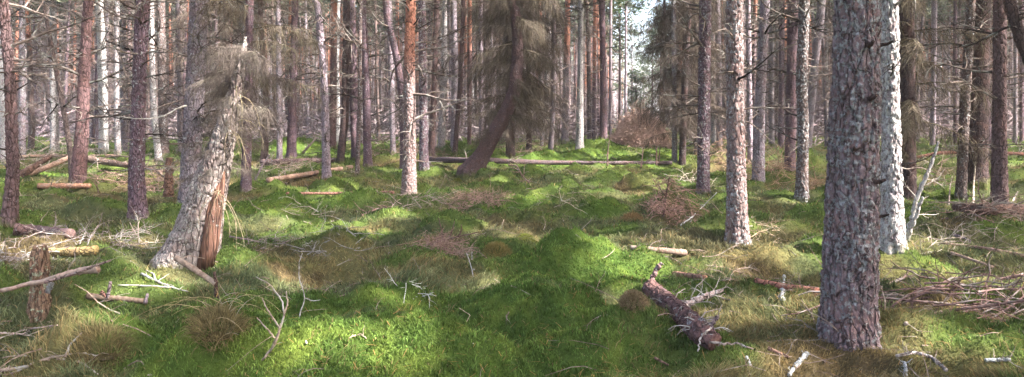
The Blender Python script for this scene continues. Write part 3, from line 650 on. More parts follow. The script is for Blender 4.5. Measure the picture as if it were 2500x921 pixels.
while nfar < 290 and tries < 20000:
    tries += 1
    y = math.sqrt(rng.uniform(22 ** 2, 68 ** 2)); x = rng.uniform(-.84, .84) * y
    if in_ride(x, y): continue
    if min((x - a) ** 2 + (y - b) ** 2 for a, b in placed) < (1.45) ** 2: continue
    pxx = 1250 + x / y * F
    if y < 27 and (560 < pxx < 1050 or 1380 < pxx < 1700): continue
    placed.append((x, y)); nfar += 1
    e = bpy.data.objects.new('background_pine_tree', None); COL.objects.link(e); e.location = (x, y, float(H(x, y))); e.rotation_euler = (rng.normal(0, .018), rng.normal(0, .018), rng.uniform(0, 6.28))
    s = rng.uniform(.6, 1.1); e.scale = (s, s, rng.uniform(.92, 1.1))
    tag(e, gl, 'pine tree', 'slender pines crowding the background')
    t = ['purple', 'grey', 'lilac', 'brown', 'purple', 'brown', 'purple', 'grey'][rng.integers(8)]
    link('trunk', FT[rng.integers(8)], e, color=(*[q * .82 for q in TINT[t]], rng.uniform(.1, .7)))
    tag(link('dead_branches', FB[rng.integers(8)], e, color=(.19, .15, .14, 1)), None, None, None, 'stuff')
    link('crown', FC[rng.integers(6)], e, color=(.2, .14, .11, 1))

# the woods beyond, too many stems to count
mb = MB(); C = []
for q in range(2600):
    y = rng.uniform(48, 115); x = rng.uniform(-1.1, 1.1) * y
    if in_ride(x, y, 2.8): continue
    zb = .6; r = rng.uniform(.08, .15); lean = rng.normal(0, .25)
    mb.tube([[x, y, zb - .3], [x + lean * .4, y, 5], [x + lean, y, 14]], [r, r * .8, r * .25], 5, 0 if rng.random() < .6 else 3, False)
    for k in range(7): 
        z = rng.uniform(1.5, 9); a = rng.uniform(0, 6.28); L = rng.uniform(.6, 1.5)
        mb.tube([[x, y, z], [x + L * math.cos(a), y + L * math.sin(a), z + rng.uniform(-.3, .4)]], [.02, .007], 3, 1, False)
    C.append([x, y, rng.uniform(9, 11)]); C.append([x + rng.normal(0, 1), y, rng.uniform(10, 14)])
for q in range(1500):                       # undergrowth and hanging greenery deep inside
    y = rng.uniform(85, 122); x = rng.uniform(-1.1, 1.1) * y
    if in_ride(x, y, 3.0) and y < 112: continue
    z = rng.uniform(.5, 13)
    if in_ride(x, y, 4.5): z = rng.uniform(.5, 7)
    C.append([x, y, z])
foliage(mb, np.array(C), 16, .9, .34, .13, 2)
D = []
for q in range(11000):                       # dead twigs fill the gaps between the stems
    y = rng.uniform(66, 124); x = rng.uniform(-.95, .95) * y
    if in_ride(x, y, 3.0) and y < 116: continue
    D.append([x, y, rng.uniform(.4, 9 if in_ride(x, y, 4.5) else 15)])
for q in range(3600):                       # brash and low dead boughs under the farther stems
    y = math.sqrt(rng.uniform(34 ** 2, 72 ** 2)); x = rng.uniform(-.9, .9) * y
    if in_ride(x, y, 3.2): continue
    D.append([x, y, float(H(x, y)) + abs(rng.normal(0, .7))])
foliage(mb, np.array(D), 15, .8, .45, .045, 1)
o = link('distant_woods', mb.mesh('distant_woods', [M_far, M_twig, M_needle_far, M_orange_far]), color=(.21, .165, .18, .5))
tag(o, 'deep pine wood closing the view behind the last single stems', 'woods', None, 'stuff')

# leafy young pines closing the ride
YP = [(1552, 62, 5.5, 1.7, 'yellow-green leafy pine at the left of the far end of the ride'), (1592, 70, 10.5, 2.2, 'soft green leafy pine under the sky gap at the end of the ride'),
      (1542, 78, 13.2, 2.4, 'tall blue-green leafy pine left of the sky gap'), (1612, 58, 11, 1.8, 'tall dusky green leafy pine right of the sky gap'), (1570, 92, 9.0, 2.8, 'farthest small leafy pine in the middle of the ride'),
      (1512, 50, 12.5, 1.7, 'green-topped pine overhanging the ride from the left'), (2490, 60, 7, 3.0, 'dark green bushy pine in the bright gap at the right edge')]
for (px, Y, top, rad, lab) in YP:
    x = (px - 1250) / F * Y; g = float(H(x, Y)); b = np.array([x, Y, g])
    e = bpy.data.objects.new('leafy_pine_tree', None); COL.objects.link(e); e.location = b; tag(e, lab, 'pine tree')
    mb = MB(); mb.tube([[0, 0, -.2], [.05, 0, top * .5], [0, 0, top - .3]], [.12, .08, .02], 9); link('trunk', mb.mesh('trunk', [M_far], True), e, color=(*TINT['purple'], .3))
    mb = MB(); C = []
    for q in range(46):
        t = rng.random(); z = (1.0 if top < 10 else 4.5) * (1 - t) + top * t; z = max(z, .5); a = rng.uniform(0, 6.28); rr = rad * (1.05 - .85 * t) * rng.uniform(.3, 1)
        p = [rr * math.cos(a), rr * math.sin(a), z]; C.append(p); mb.tube([[0, 0, z - .2], p], [.03, .01], 3, 1, False)
    foliage(mb, np.array(C), 42, .30, .20, .05, 0)
    link('crown', mb.mesh('crown', [M_young, M_twig]), e, color=(.2, .15, .12, 1))

# woods around and behind the viewpoint, whose crowns shade the glade
mb = MB(); spots = []; C = []
tries = 0
while len(spots) < 150 and tries < 8000:
    tries += 1
    x = rng.uniform(-24, 42); y = rng.uniform(-26, 34)
    if y > 0 and abs(x) < y * .80 + 1.2: continue
    if x * x + y * y < 3.2 ** 2: continue
    if any((x - a) ** 2 + (y - b) ** 2 < 2.3 ** 2 for a, b in spots): continue
    spots.append((x, y))
for (x, y) in spots:
    g = float(H(x, y)); r = rng.uniform(.12, .2); l = rng.normal(0, .2)
    mb.tube([[x, y, g - .2], [x, y, g + .4], [x + l * .5, y, 6], [x + l, y, 14.5]], [r * 1.2, r, r * .8, .03], 10, 0, False)
    cm = crown_mb(np.array([x, y, g]), lambda z: np.zeros(2), 14.8, 8.4, 2.5, 60, 38, True, .17, .045)
    mb.add(np.vstack(cm.v) + np.array([x, y, g]), np.vstack(cm.f), 0); mb.m[-1] = np.where(np.concatenate(cm.m) == 0, 1, 2)
G = []
for q in range(4000):                       # unseen loose needle clumps added in the sun's path to shade the glade
    r = math.sqrt(rng.uniform(2.5 ** 2, 44 ** 2)) if q % 3 else rng.uniform(3, 13); a = R(1) * rng.uniform(-62, 52)
    x, y = r * math.sin(a), r * math.cos(a); z = rng.uniform(9, 14.5)
    if z < 11 and y > 30: z = 13
    G.append(np.array([x, y, .3]) + S * (z / S[2]))
foliage(mb, np.array(G), 46, .34, .18, .05, 1, True)
o = link('surrounding_woods', mb.mesh('surrounding_woods', [M_bark, M_needle, M_twig], False), color=(*TINT['purple'], .4))
tag(o, 'pine woods standing around and behind the glade, with needle clumps added for shade', 'woods', None, 'stuff')

# ------------------------------------------------------------------ damp air between the stems
m = bpy.data.materials.new('damp_air'); m.use_nodes = True; m.node_tree.nodes.clear()
vo = m.node_tree.nodes.new('ShaderNodeVolumePrincipled'); vo.inputs['Color'].default_value = (.88, .86, .90, 1); vo.inputs['Density'].default_value = .0009
ho = m.node_tree.nodes.new('ShaderNodeOutputMaterial'); m.node_tree.links.new(vo.outputs[0], ho.inputs['Volume'])
mb = MB(); bx = [-700., 700.]; by = [-700., 700.]; bz = [-4., 24.]
mb.add([[x, y, z] for z in bz for y in by for x in bx], [[0, 2, 3, 1], [4, 5, 7, 6], [0, 1, 5, 4], [2, 6, 7, 3], [0, 4, 6, 2], [1, 3, 7, 5]])
tag(link('haze', mb.mesh('haze', [m])), 'thin pale haze hanging in the forest air', 'haze', None, 'stuff')

# ------------------------------------------------------------------ fallen wood
def above(px, py, Y):                       # the same line of sight, brought nearer until clear of the ground
    p = P(px, py, Y)
    for _ in range(60):
        if p[2] > float(H(p[0], p[1])) + .0: break
        Y *= .99; p = P(px, py, Y)
    return p
def pline(pts, n=6, lift=0.0, jit=0.0):
    """(px, py) on the ground or (px, py, depth), resampled smooth"""
    q = np.array([at(p[0], p[1]) + np.array([0, 0, lift]) if len(p) == 2 else above(*p) for p in pts])
    t = np.linspace(0, len(q) - 1, n * (len(q) - 1) + 1); r = np.stack([np.interp(t, np.arange(len(q)), q[:, k]) for k in range(3)], 1)
    if len(q) > 2:
        for _ in range(2): r[1:-1] = (r[:-2] + 2 * r[1:-1] + r[2:]) / 4
    return r + rng.normal(0, jit, r.shape)
def logmesh(mb, pts, r0, r1, sides=14, rough=.06, mat=0, endmat=1):
    pts = np.array(pts); n = len(pts); i0 = mb.n
    # resample finely
    t = np.linspace(0, n - 1, max(n, 40)); pts = np.stack([np.interp(t, np.arange(n), pts[:, k]) for k in range(3)], 1); n = len(pts)
    rad = np.linspace(r0, r1, n) * (1 + rough * rng.normal(0, 1, n))
    mb.tube(pts, rad, sides, mat, True)
    v = mb.v[-1]; nz = vnoise(v[:, 0] / (r0 * .7), v[:, 1] / (r0 * .7), v[:, 2] / (r0 * .7), 5); c = np.vstack([np.repeat(pts, sides, 0), pts[:1], pts[-1:]]); v += (v - c) * (nz * rough * 2.2)[:, None]
    mb.m[-1][-2 * sides:] = endmat
def log(name, label, pts, r0, r1, color, mat=None, lift=None, n=6, cat='log', group=None, twigs=0, tl=.3, endcol=None, jit=0.0, sides=14, rough=.06, tcol=None):
    lift = r0 * .55 if lift is None else lift
    p = pline(pts, n, lift, jit); c = p[0].copy()
    mb = MB(); logmesh(mb, p - c, r0, r1, sides, rough)
    o = link(name, mb.mesh(name, [mat or M_logbark, M_rot], True), None, c, color); tag(o, label, cat, group)
    for q in range(twigs):
        i = rng.integers(1, len(p) - 1); d = nrm(p[i + 1] - p[i]); s = rv(); s = nrm(s - d * np.dot(s, d)); s[2] = abs(s[2]) * .8
        mb = MB(); twiggy(mb, (0, 0, 0), d * .6 + s, tl * rng.uniform(.5, 1.3), max(.003, r0 * .22), 1, 4, .1, .2, 4, .9, .3)
        link('side_twig', mb.mesh('side_twig', [M_twig]), o, p[i] - c, tcol or (.26, .22, .19, 1))
    return o
Ys_ = at(98, 745)[1]; purp = (.17, .115, .11, .4); redw = (.26, .14, .11, .15); wood = (.27, .185, .145, .1); greyw = (.21, .17, .18, .45)
log('fallen_log', 'long grey lichened trunk lying right across behind the curved spruce foot to the ride', [(1048, 397), (1200, 402), (1340, 405), (1500, 407), (1640, 406)], .09, .055, (.115, .09, .095, .25), n=8, lift=.10, twigs=10, tl=.5)
log('fallen_log', 'dark purple log lying left to right behind the thin pines at the moss bank', [(640, 404), (720, 400), (800, 398), (830, 397)], .10, .07, purp, n=6, lift=.08, twigs=5)
log('fallen_log', 'pale barkless pole with orange tones lying under the wavy slim pine', [(655, 447), (760, 430), (858, 414)], .055, .065, wood, M_wood, n=6, lift=.06, twigs=6, tl=.3)
log('fallen_log', 'thin straight dark red pole lying in the grass left of the orange-topped pine foot', [(700, 478), (820, 476), (960, 474)], .022, .035, redw, n=6, lift=.03, twigs=7, tl=.3)
log('fallen_log', 'longer propped pole rising from the left edge to the dark red pine', [(-60, 462, 15.5), (0, 446, 15.8), (100, 415, 16.2), (186, 378, 16.6)], .10, .06, wood, M_wood, n=6)
log('fallen_log', 'shorter broken dark pole lying across the propped pole at left', [(50, 428, 15.6), (125, 381, 15.9)], .085, .06, (.14, .09, .07, .2), n=8, twigs=2)
log('fallen_log', 'dark pole sagging from the dark red pine to behind the stout purple pine', [(213, 388, 17.5), (300, 402, 17.3), (410, 424, 17)], .09, .06, (.15, .11, .09, .3), n=8, twigs=9, tl=.5)
log('fallen_log', 'thin pale pole lying far back across the far left behind the propped poles', [(0, 388), (120, 383), (290, 384)], .06, .04, wood, M_wood, n=6, twigs=6, tl=.5)
log('fallen_log', 'short orange-brown log lying in front of the dark red pine foot', [(95, 462), (220, 463)], .06, .05, (.33, .19, .13, .1), M_wood, n=8, lift=.06, twigs=5)
log('fallen_log', 'dark rounded old log behind the grey tangle of sticks at left', [(35, 572), (100, 576), (172, 585)], .085, .06, purp, n=8, lift=.07, twigs=3)
log('fallen_log', 'mossy yellow-brown log lying in the tangle of sticks right of the stump', [(120, 628), (180, 626), (236, 622)], .05, .055, (.33, .25, .11, .1), n=8, lift=.05)
log('fallen_log', 'pale half-sunk stick log with two upright stubs in the left grass', [(212, 728), (280, 735), (352, 742)], .025, .022, (.20, .15, .115, .1), M_wood, n=8, lift=.02)
for a, b, c, d in [(262, 730, 270, 688), (355, 742, 360, 718), (246, 712, 265, 728)]:
    Y = at(280, 735)[1] - .02; log('upright_stub', {262: 'thin grey upright stub rising from the pale half-sunk stick log', 355: 'short thick dark stub at the right end of the half-sunk stick log', 246: 'reddish short stub slanting onto the pale half-sunk stick log'}[a], [(a, b, Y), (c, d, Y)], .016, .012, greyw if a != 246 else redw, n=6, cat='stub')
log('fallen_branch', 'long grey stick slanting over the broken stump to its orange broken end', [(0, 710, Ys_ - .25), (100, 688, Ys_ - .25), (170, 668, Ys_ - .25), (205, 660, Ys_ - .2), (240, 656, Ys_ - .2)], .016, .034, (.33, .24, .20, .3), M_wood, n=6, twigs=5, tl=.16, cat='stick', jit=.002)
log('fallen_branch', 'thin dark stick lying above the long grey stick beside the stump', [(110, 690, Ys_ - .3), (190, 665, Ys_ - .3), (270, 636, Ys_ - .3)], .012, .008, (.24, .18, .16, .3), n=6, twigs=5, tl=.14, cat='stick')
Yh = at(500, 740)[1]
log('fallen_branch', 'short bleached stick slanting down onto the steep grassy hummock', [(430, 630, Yh), (478, 660, Yh - .05), (527, 694, Yh - .08)], .024, .022, (.26, .20, .16, .2), M_wood, n=6, cat='stick')
log('upright_stub', 'dark rotten peg standing on top of the steep grassy hummock', [(529, 728, Yh - .08), (527, 690, Yh - .08), (523, 664, Yh - .08)], .018, .010, (.09, .06, .045, .1), n=6, cat='stub')
log('fallen_branch', 'stick with an orange broken end lying beyond the two-forked foreground log', [(1540, 612), (1600, 617), (1672, 624)], .024, .036, (.22, .155, .125, .1), M_wood, n=8, lift=.03, twigs=5, tl=.2, cat='stick')
log('fallen_branch', 'reddish half-buried stick right of the forked log tip', [(1645, 673), (1722, 682)], .025, .022, (.32, .18, .13, .05), n=8, lift=.015, cat='stick')
log('fallen_branch', 'red-brown pole running in behind the foot of the biggest trunk', [(1842, 694), (1920, 712), (1995, 726)], .018, .040, (.32, .15, .11, .05), n=8, lift=.035, twigs=5, tl=.3, cat='stick')
log('fallen_log', 'dark brown log half under brushwood at the right edge', [(2330, 522), (2400, 530), (2520, 528)], .06, .09, (.15, .10, .08, .2), n=8, lift=.10, twigs=12, tl=.5)
log('fallen_log', 'reddish branch hanging level between the spruce and the crooked pine at right', [(2240, 384, 20), (2290, 374, 20), (2345, 371, 20)], .045, .06, (.28, .14, .10, .1), n=8, twigs=5, tl=.5)
log('fallen_log', 'reddish pole lying far back at the right edge', [(2455, 374, 22), (2530, 378, 22)], .05, .06, (.28, .14, .10, .1), n=8, twigs=4, tl=.5)
log('fallen_branch', 'straight pale stick lying on the sunlit grass at right', [(2322, 622), (2422, 656)], .018, .014, (.38, .28, .22, .1), M_wood, n=8, lift=.02, twigs=2, tl=.15, cat='stick')
log('fallen_branch', 'longer dark-ended stick reaching the right edge above the brush', [(2300, 600), (2400, 612), (2510, 634)], .012, .022, (.32, .22, .18, .1), n=8, lift=.03, twigs=4, tl=.25, cat='stick')
log('fallen_branch', 'short lichened stick in the shaded grass behind the white sapling foot', [(2330, 578), (2368, 592)], .022, .016, greyw, n=8, lift=.02, cat='stick')
log('fallen_branch', 'green-grey lichened stick in the bottom right grass', [(2405, 889), (2466, 886)], .012, .010, (.33, .38, .33, .9), n=8, lift=.02, cat='stick', twigs=4, tl=.1)
log('upright_stub', 'lichen-crusted pale stub standing left of the biggest trunk', [(1910, 733, 6.0), (1912, 705, 6.0), (1914, 674, 6.0)], .022, .014, (.38, .40, .38, 1), n=6, cat='stub', twigs=7, tl=.04, tcol=(.45, .48, .45, 1), rough=.2)
log('fallen_branch', 'lichen-frilled twig slanting up out of the bottom edge near the biggest trunk', [(1925, 918, 4.15), (1945, 890, 4.15), (1972, 862, 4.15)], .010, .012, (.45, .48, .46, 1), n=6, cat='stick', twigs=12, tl=.035, tcol=(.5, .54, .52, 1), rough=.25)
log('fallen_branch', 'grey twig with lichen rising from the bottom edge under the biggest trunk', [(2210, 925, 4.1), (2212, 900, 4.1), (2208, 885, 4.1)], .010, .008, (.4, .41, .40, 1), n=6, cat='stick', twigs=6, tl=.05, tcol=(.45, .48, .46, 1), rough=.2)
log('fallen_branch', 'bent pale forked stick at the bottom edge right of the biggest trunk', [(2190, 890), (2235, 880), (2275, 895), (2310, 925)], .010, .012, (.34, .31, .29, .6), n=6, lift=.05, cat='stick', twigs=5, tl=.12)
log('fallen_branch', 'tiny dark peg stick lying in front of the forked log', [(1598, 882), (1632, 900)], .008, .006, (.2, .13, .10, .2), n=6, lift=.02, cat='stick')
log('fallen_branch', 'grey stick standing up out of the grass below the forked log end', [(1822, 873, 5.0), (1832, 893, 4.98)], .012, .010, (.36, .35, .34, .9), n=6, cat='stick')
log('fallen_branch', 'low brown stick pointing at the biggest trunk from the bottom left', [(1875, 862), (1925, 885)], .012, .009, (.2, .13, .10, .2), n=6, lift=.03, cat='stick', twigs=2, tl=.12)
# standing dead stems
log('dead_sapling', 'slim white barkless stem standing upright before the dark thick pine', [(2376, 510, 13.2), (2377, 450, 13.2), (2382, 395, 13.2)], .020, .010, (.48, .42, .36, .4), M_wood, n=6, cat='dead sapling', twigs=2, tl=.15)
log('dead_sapling', 'thin pale stem standing left of the white barkless stem', [(2316, 505, 13), (2320, 450, 13), (2325, 430, 13)], .014, .007, (.4, .34, .3, .4), n=6, cat='dead sapling', twigs=3, tl=.2)
log('dead_sapling', 'pale short stick leaning up over the brushwood log at right', [(2465, 515, 12), (2475, 485, 12), (2485, 468, 12)], .016, .010, (.42, .36, .32, .4), n=6, cat='dead sapling')
log('dead_sapling', 'thin black stem standing on the moss left of the ride', [(1483, 405, 21), (1484, 365, 21), (1490, 328, 21)], .03, .008, (.10, .07, .06, .1), n=6, cat='dead sapling', twigs=3, tl=.25)
log('dead_sapling', 'left of two short black stems at the right of the ride', [(1602, 404, 21), (1603, 358, 21)], .03, .02, (.12, .08, .07, .1), n=6, cat='dead sapling', twigs=2, tl=.2)
log('dead_sapling', 'right of two short black stems at the right of the ride', [(1608, 404, 21.3), (1611, 362, 21.3)], .025, .012, (.12, .08, .07, .1), n=6, cat='dead sapling', twigs=2, tl=.2)
log('dead_sapling', 'black forked stem standing in the middle of the ride', [(1565, 410, 20), (1570, 365, 20)], .022, .010, (.10, .07, .06, .1), n=6, cat='dead sapling', twigs=4, tl=.35)
log('dead_sapling', 'slanting dark stem behind the moss bank between thin pines at left', [(738, 375, 26), (765, 345, 26), (772, 338, 26)], .05, .02, (.14, .11, .10, .4), n=6, cat='dead sapling', twigs=6, tl=.5)
log('dead_sapling', 'slanting grey pole right of the thin bowed pine at the left', [(622, 440, 15), (640, 405, 15), (658, 378, 15)], .022, .018, greyw, n=6, cat='dead sapling', twigs=3, tl=.3)
# the white forked sapling
Yw = at(2200, 602)[1]
c = P(2208, 585, Yw)
def local(pts): return np.array([P(*p) for p in pts]) - c
mb = MB(); logmesh(mb, pline([(2212, 590, Yw), (2225, 540, Yw), (2240, 480, Yw - .05), (2262, 430, Yw - .1), (2283, 375, Yw - .1), (2290, 345, Yw - .1)], 8, 0, .004) - c, .034, .014, 12, .1)
o = link('dead_sapling', mb.mesh('dead_sapling', [M_pale_sunlit, M_rot], True), None, c, (.5, .45, .42, .8)); tag(o, 'white crusted forked dead sapling leaning right beside the brilliant sunlit-white trunk', 'dead sapling')
mb = MB(); logmesh(mb, pline([(2210, 592, Yw), (2230, 545, Yw - .1), (2245, 500, Yw - .15), (2253, 482, Yw - .18)], 8, 0, .004) - c, .026, .016, 12, .1)
link('fork', mb.mesh('fork', [M_pale_sunlit, M_rot], True), o, color=(.5, .46, .42, .8))
for a, b, dx, dz in [(2228, 520, .3, .3), (2255, 440, .5, .1), (2235, 480, -.4, .5), (2275, 400, -.5, .4), (2240, 525, .6, .0), (2262, 452, .5, .25)]:
    mb = MB(); twiggy(mb, (0, 0, 0), (dx, -.1, dz), .3, .007, 1, 4, .05, .2, 4); link('side_twig', mb.mesh('side_twig', [M_pale]), o, P(a, b, Yw - .08) - c, (.42, .38, .34, 1))
# the stump
Ys = at(98, 745)[1]; b0 = at(98, 745); b0[2] -= .05
mb = trunk_mb([[0, 0, 0], [0.004, 0, .2], [-.003, 0, .45], [0, 0, (745 - 598) / F * Ys]], np.array([24, 20, 21, 17]) / F * Ys, 60, 120, .009, 3, .25, .03, 4)
v = mb.v[0]; zt = v[:, 2].max(); a = np.arctan2(v[:, 1], v[:, 0]); v[:, 2] += sstep(zt * .72, zt, v[:, 2]) * (.05 * np.sin(a * 2 + 2.2) + .035 * vnoise(a * 4, a * 0, None, 3) - .02)
o = link('tree_stump', mb.mesh('tree_stump', [bark('rotten_stump', plates=30, stretch=.15, moss=False, lichen=(.34, .38, .27))], False), None, b0, (.22, .15, .10, .45)); tag(o, 'broken grey-brown stump with jagged top in the left foreground', 'stump')
log('bark_fragment', 'small lichened snag leaning against the right side of the broken stump', [(116, 715, Ys - .15), (122, 700, Ys - .15), (124, 690, Ys - .15)], .018, .016, (.2, .2, .2, .8), n=6, cat='snag', rough=.2)
log('upright_stub', 'rusty broken snag standing between the stout purple pine and blue-grey pine', [(411, 480, 12.6), (412, 430, 12.6), (413, 385, 12.6)], .10, .055, (.22, .13, .09, .3), n=6, cat='snag', twigs=8, tl=.35, rough=.1)

# hero log in the foreground, with forks
pl = [(1582, 718), (1620, 748), (1665, 790), (1712, 836), (1745, 862)]
q = pline(pl, 8, .06); c = q[0].copy()
e = bpy.data.objects.new('fallen_log', None); COL.objects.link(e); e.location = c; tag(e, 'thick purple-barked foreground log with two raised forks and lichened side branches', 'log')
mb = MB(); t = np.linspace(0, len(q) - 1, 220); qq = np.stack([np.interp(t, np.arange(len(q)), q[:, k]) for k in range(3)], 1) - c
mb.tube(qq, np.interp(np.linspace(0, 1, 220), [0, .02, .4, .7, 1], [.050, .062, .064, .070, .052]), 60, 0)
v = mb.v[0]; cc = np.vstack([np.repeat(qq, 60, 0), qq[:1], qq[-1:]]); f1, f2, cid = worley(v[:, 0] / .05, v[:, 1] / .05, v[:, 2] / .05, 4)
v += (v - cc) / .075 * (.010 * sstep(0, .3, f2 - f1) * (.4 + cid) + .007 * fbm(v[:, 0] / .03, v[:, 1] / .03, v[:, 2] / .03, 8, 2))[:, None]
mb.m[0][-120:] = 1
link('log_body', mb.mesh('log_body', [M_logbark, M_rot], True), e, color=(.12, .072, .068, .42))
def fork(pts, r0, r1, n, tl, col, nm='fork'):
    w_ = np.array([P(*p) for p in pts]) - c; mb = MB(); t = np.linspace(0, len(w_) - 1, 14); w2 = np.stack([np.interp(t, np.arange(len(w_)), w_[:, k]) for k in range(3)], 1) + rng.normal(0, .003, (14, 3))
    logmesh(mb, w2, r0, r1, 12, .12); f = link(nm, mb.mesh(nm, [M_logbark, M_wood], True), e, color=col)
    for k in range(n):
        i = rng.integers(2, 13); s = rv(); s[2] = abs(s[2]) * .6 - .1
        m2 = MB(); twiggy(m2, (0, 0, 0), s, tl * rng.uniform(.4, 1.3), .0045, 1, 4, .2, .22, 4, .9, .4); g = link('twig', m2.mesh('twig', [M_twig]), f, w2[i], (.25, .22, .20, 1))
Yf = at(1582, 718)[1]; Ym = at(1650, 775)[1]; Ye = at(1725, 850)[1]
fork([(1578, 712, Yf), (1596, 675, Yf + .05), (1607, 652, Yf + .05), (1617, 642, Yf + .05)], .026, .016, 1, .1, (.26, .17, .16, .5))
fork([(1650, 765, Ym), (1680, 742, Ym + .05), (1720, 724, Ym + .1), (1764, 708, Ym + .15)], .028, .018, 13, .22, (.22, .18, .17, .6))
fork([(1752, 868, Ye + .05), (1745, 835, Ye + .05), (1735, 795, Ye + .05), (1752, 772, Ye + .05)], .018, .012, 10, .10, (.20, .16, .17, .6))
fork([(1650, 765, Ym - .08), (1625, 780, Ym - .2), (1594, 806, Ym - .35)], .010, .006, 2, .06, (.28, .24, .22, .6), 'side_branch')
fork([(1732, 836, Ye - .1), (1770, 840, Ye - .15), (1800, 838, Ye - .1), (1840, 852, Ye - .1)], .008, .004, 2, .06, (.33, .28, .24, .5), 'side_branch')
fork([(1735, 800, Ye - .1), (1710, 822, Ye - .15), (1703, 860, Ye - .2)], .006, .004, 1, .05, (.5, .44, .38, .5), 'side_branch')
for k in range(9):
    i = int(rng.uniform(.15, .9) * 219); m2 = MB(); s = rv(); s[2] = abs(s[2]); twiggy(m2, (0, 0, 0), s, rng.uniform(.1, .25), .006, 1, 4, .2, .22, 4); link('side_branch', m2.mesh('side_branch', [M_pale]), e, qq[i] + nrm(s) * .06, (.24, .21, .20, 1))

# ------------------------------------------------------------------ brush, tangles and sprays of dead twigs
def brush(name, label, px, py, wpx, hm, n, L, r, color, mat=None, up=.25, depth_r=None, cat='brushwood', kids=5, flatdir=None, depth=1, droop=.1, leaf=0):
    c = at(px, py); hw = wpx / 2 / F * c[1]; dr = depth_r or hw * .5
    mb = MB()
    for q in range(n):
        a = rng.uniform(0, 6.28); rr = math.sqrt(rng.random())
        x, y = hw * rr * math.cos(a), dr * rr * math.sin(a); g = float(H(c[0] + x, c[1] + y)) - c[2]
        z = g + hm * rng.random() ** 1.5 * max(.15, 1 - rr * rr * .8)
        b = rng.uniform(0, 6.28) if flatdir is None else flatdir + rng.normal(0, .35) + (math.pi if rng.random() < .3 else 0)
        twiggy(mb, (x, y, z), (math.cos(b), math.sin(b), rng.normal(up * .3, up)), L * rng.uniform(.4, 1.3), r * rng.uniform(.5, 1.3), depth, kids, droop, .2, 4, .9, .35)
    if leaf:
        a = rng.uniform(0, 6.28, leaf); rr = np.sqrt(rng.random(leaf)); x = hw * rr * np.cos(a); y = dr * rr * np.sin(a)
        z = H(c[0] + x, c[1] + y) - c[2] + hm * rng.random(leaf) ** .7 * np.sqrt(np.maximum(.05, 1 - rr * rr)); k = .012 * (c[1] / 10)
        foliage(mb, np.stack([x, y, z], 1), 22, .045 * c[1] / 10 + .03, 3.2 * k, .45 * k, 0)
    o = link(name, mb.mesh(name, [mat or M_twig]), None, c, color); return tag(o, label, cat)
brush('brush_heap', 'big russet brush heap at the end of the ride', 1566, 356, 124, 1.45, 420, .75, .014, (.50, .36, .31, 1), M_brown, .5, 1.2, droop=.1, kids=7, leaf=1100)
brush('brush_heap', 'grey-white tangle of bleached sticks behind the broken stump', 150, 612, 400, .15, 80, .55, .007, (.20, .165, .16, 1), M_pale, .25, .8, droop=.02)
brush('brush_heap', 'bleached stick tangle thinning out beside the leaning tree foot', 330, 600, 150, .18, 30, .5, .007, (.32, .27, .23, 1), M_pale, .4, .5, droop=.05)
brush('brush_heap', 'grey tangle low at the far left edge in front of the rusty pine', 20, 640, 130, .12, 36, .4, .008, (.24, .21, .20, 1), M_pale, .15, .4, droop=.02)
brush('brush_heap', 'brown twig cluster with black upright twigs in the middle of the glade', 1092, 618, 150, .18, 60, .34, .005, (.27, .18, .15, 1), M_brown, .35, .35, leaf=45)
o = brush('brush_heap', 'russet twig cluster around a black upright stem on the mound before the ride', 1635, 515, 110, .30, 60, .42, .006, (.32, .20, .17, 1), M_brown, .5, .5, leaf=60)
brush('brush_heap', 'brown twig drift lying right of the thin dark red pole', 1165, 490, 150, .22, 80, .45, .006, (.30, .20, .17, 1), M_brown, .25, .6, leaf=40)
brush('brush_heap', 'lichen-white twigs spread over the dark hummock left of centre', 815, 588, 150, .10, 30, .36, .006, (.24, .23, .22, 1), M_pale, .45, .3)
brush('brush_heap', 'bleached branchy twigs standing behind the lichen-white hummock', 755, 530, 130, .22, 16, .42, .006, (.30, .26, .22, 1), M_pale, .5, .4)
brush('brush_heap', 'dark purple twig bunch at the left side of the lichened hummock', 635, 600, 110, .10, 36, .4, .005, (.24, .18, .19, 1), M_twig, .2, .3)
brush('brush_heap', 'curling grey twigs lying before the orange-topped pine foot', 1010, 505, 120, .20, 34, .5, .007, (.34, .27, .24, 1), M_twig, .3, .5)
brush('brush_heap', 'small white lichened twig spray on the moss left of the mossy dome', 1005, 705, 100, .06, 12, .24, .004, (.52, .53, .48, 1), M_pale, .4, .2)
brush('brush_heap', 'long purple-grey fan of dead branches right of the biggest trunk', 2300, 745, 400, .24, 46, .95, .009, (.14, .095, .09, 1), M_twig, .12, .35, flatdir=.1, kids=6)
brush('brush_heap', 'fine reddish twigs drooping at the lower right end of the branch fan', 2440, 790, 160, .10, 40, .3, .004, (.26, .17, .14, 1), M_brown, .3, .3)
brush('brush_heap', 'pale thin sticks heaped on the brushwood covered log', 2400, 528, 170, .25, 40, .7, .010, (.24, .17, .15, 1), M_twig, .15, .4, flatdir=0.0)
brush('brush_heap', 'bleached twigs at the foot of the dark purple pine', 1690, 445, 80, .25, 22, .6, .010, (.44, .39, .32, 1), M_pale, .3, .5)
brush('brush_heap', 'straw coloured sticks lying right of the pinkish sunlit pine foot', 1875, 578, 110, .12, 26, .4, .006, (.36, .28, .2, 1), M_pale, .2, .3)
brush('brush_heap', 'thin curled twigs in the grass above the red-brown pole', 1760, 672, 200, .10, 26, .32, .004, (.32, .23, .18, 1), M_twig, .3, .3)
brush('brush_heap', 'grey curled twigs on the shaded slope below the white sapling', 2270, 590, 160, .16, 34, .5, .005, (.32, .28, .24, 1), M_twig, .4, .6)
brush('brush_heap', 'twiggy tangle under the brushwood log at the right edge', 2430, 590, 160, .10, 30, .5, .005, (.28, .23, .2, 1), M_twig, .3, .6)
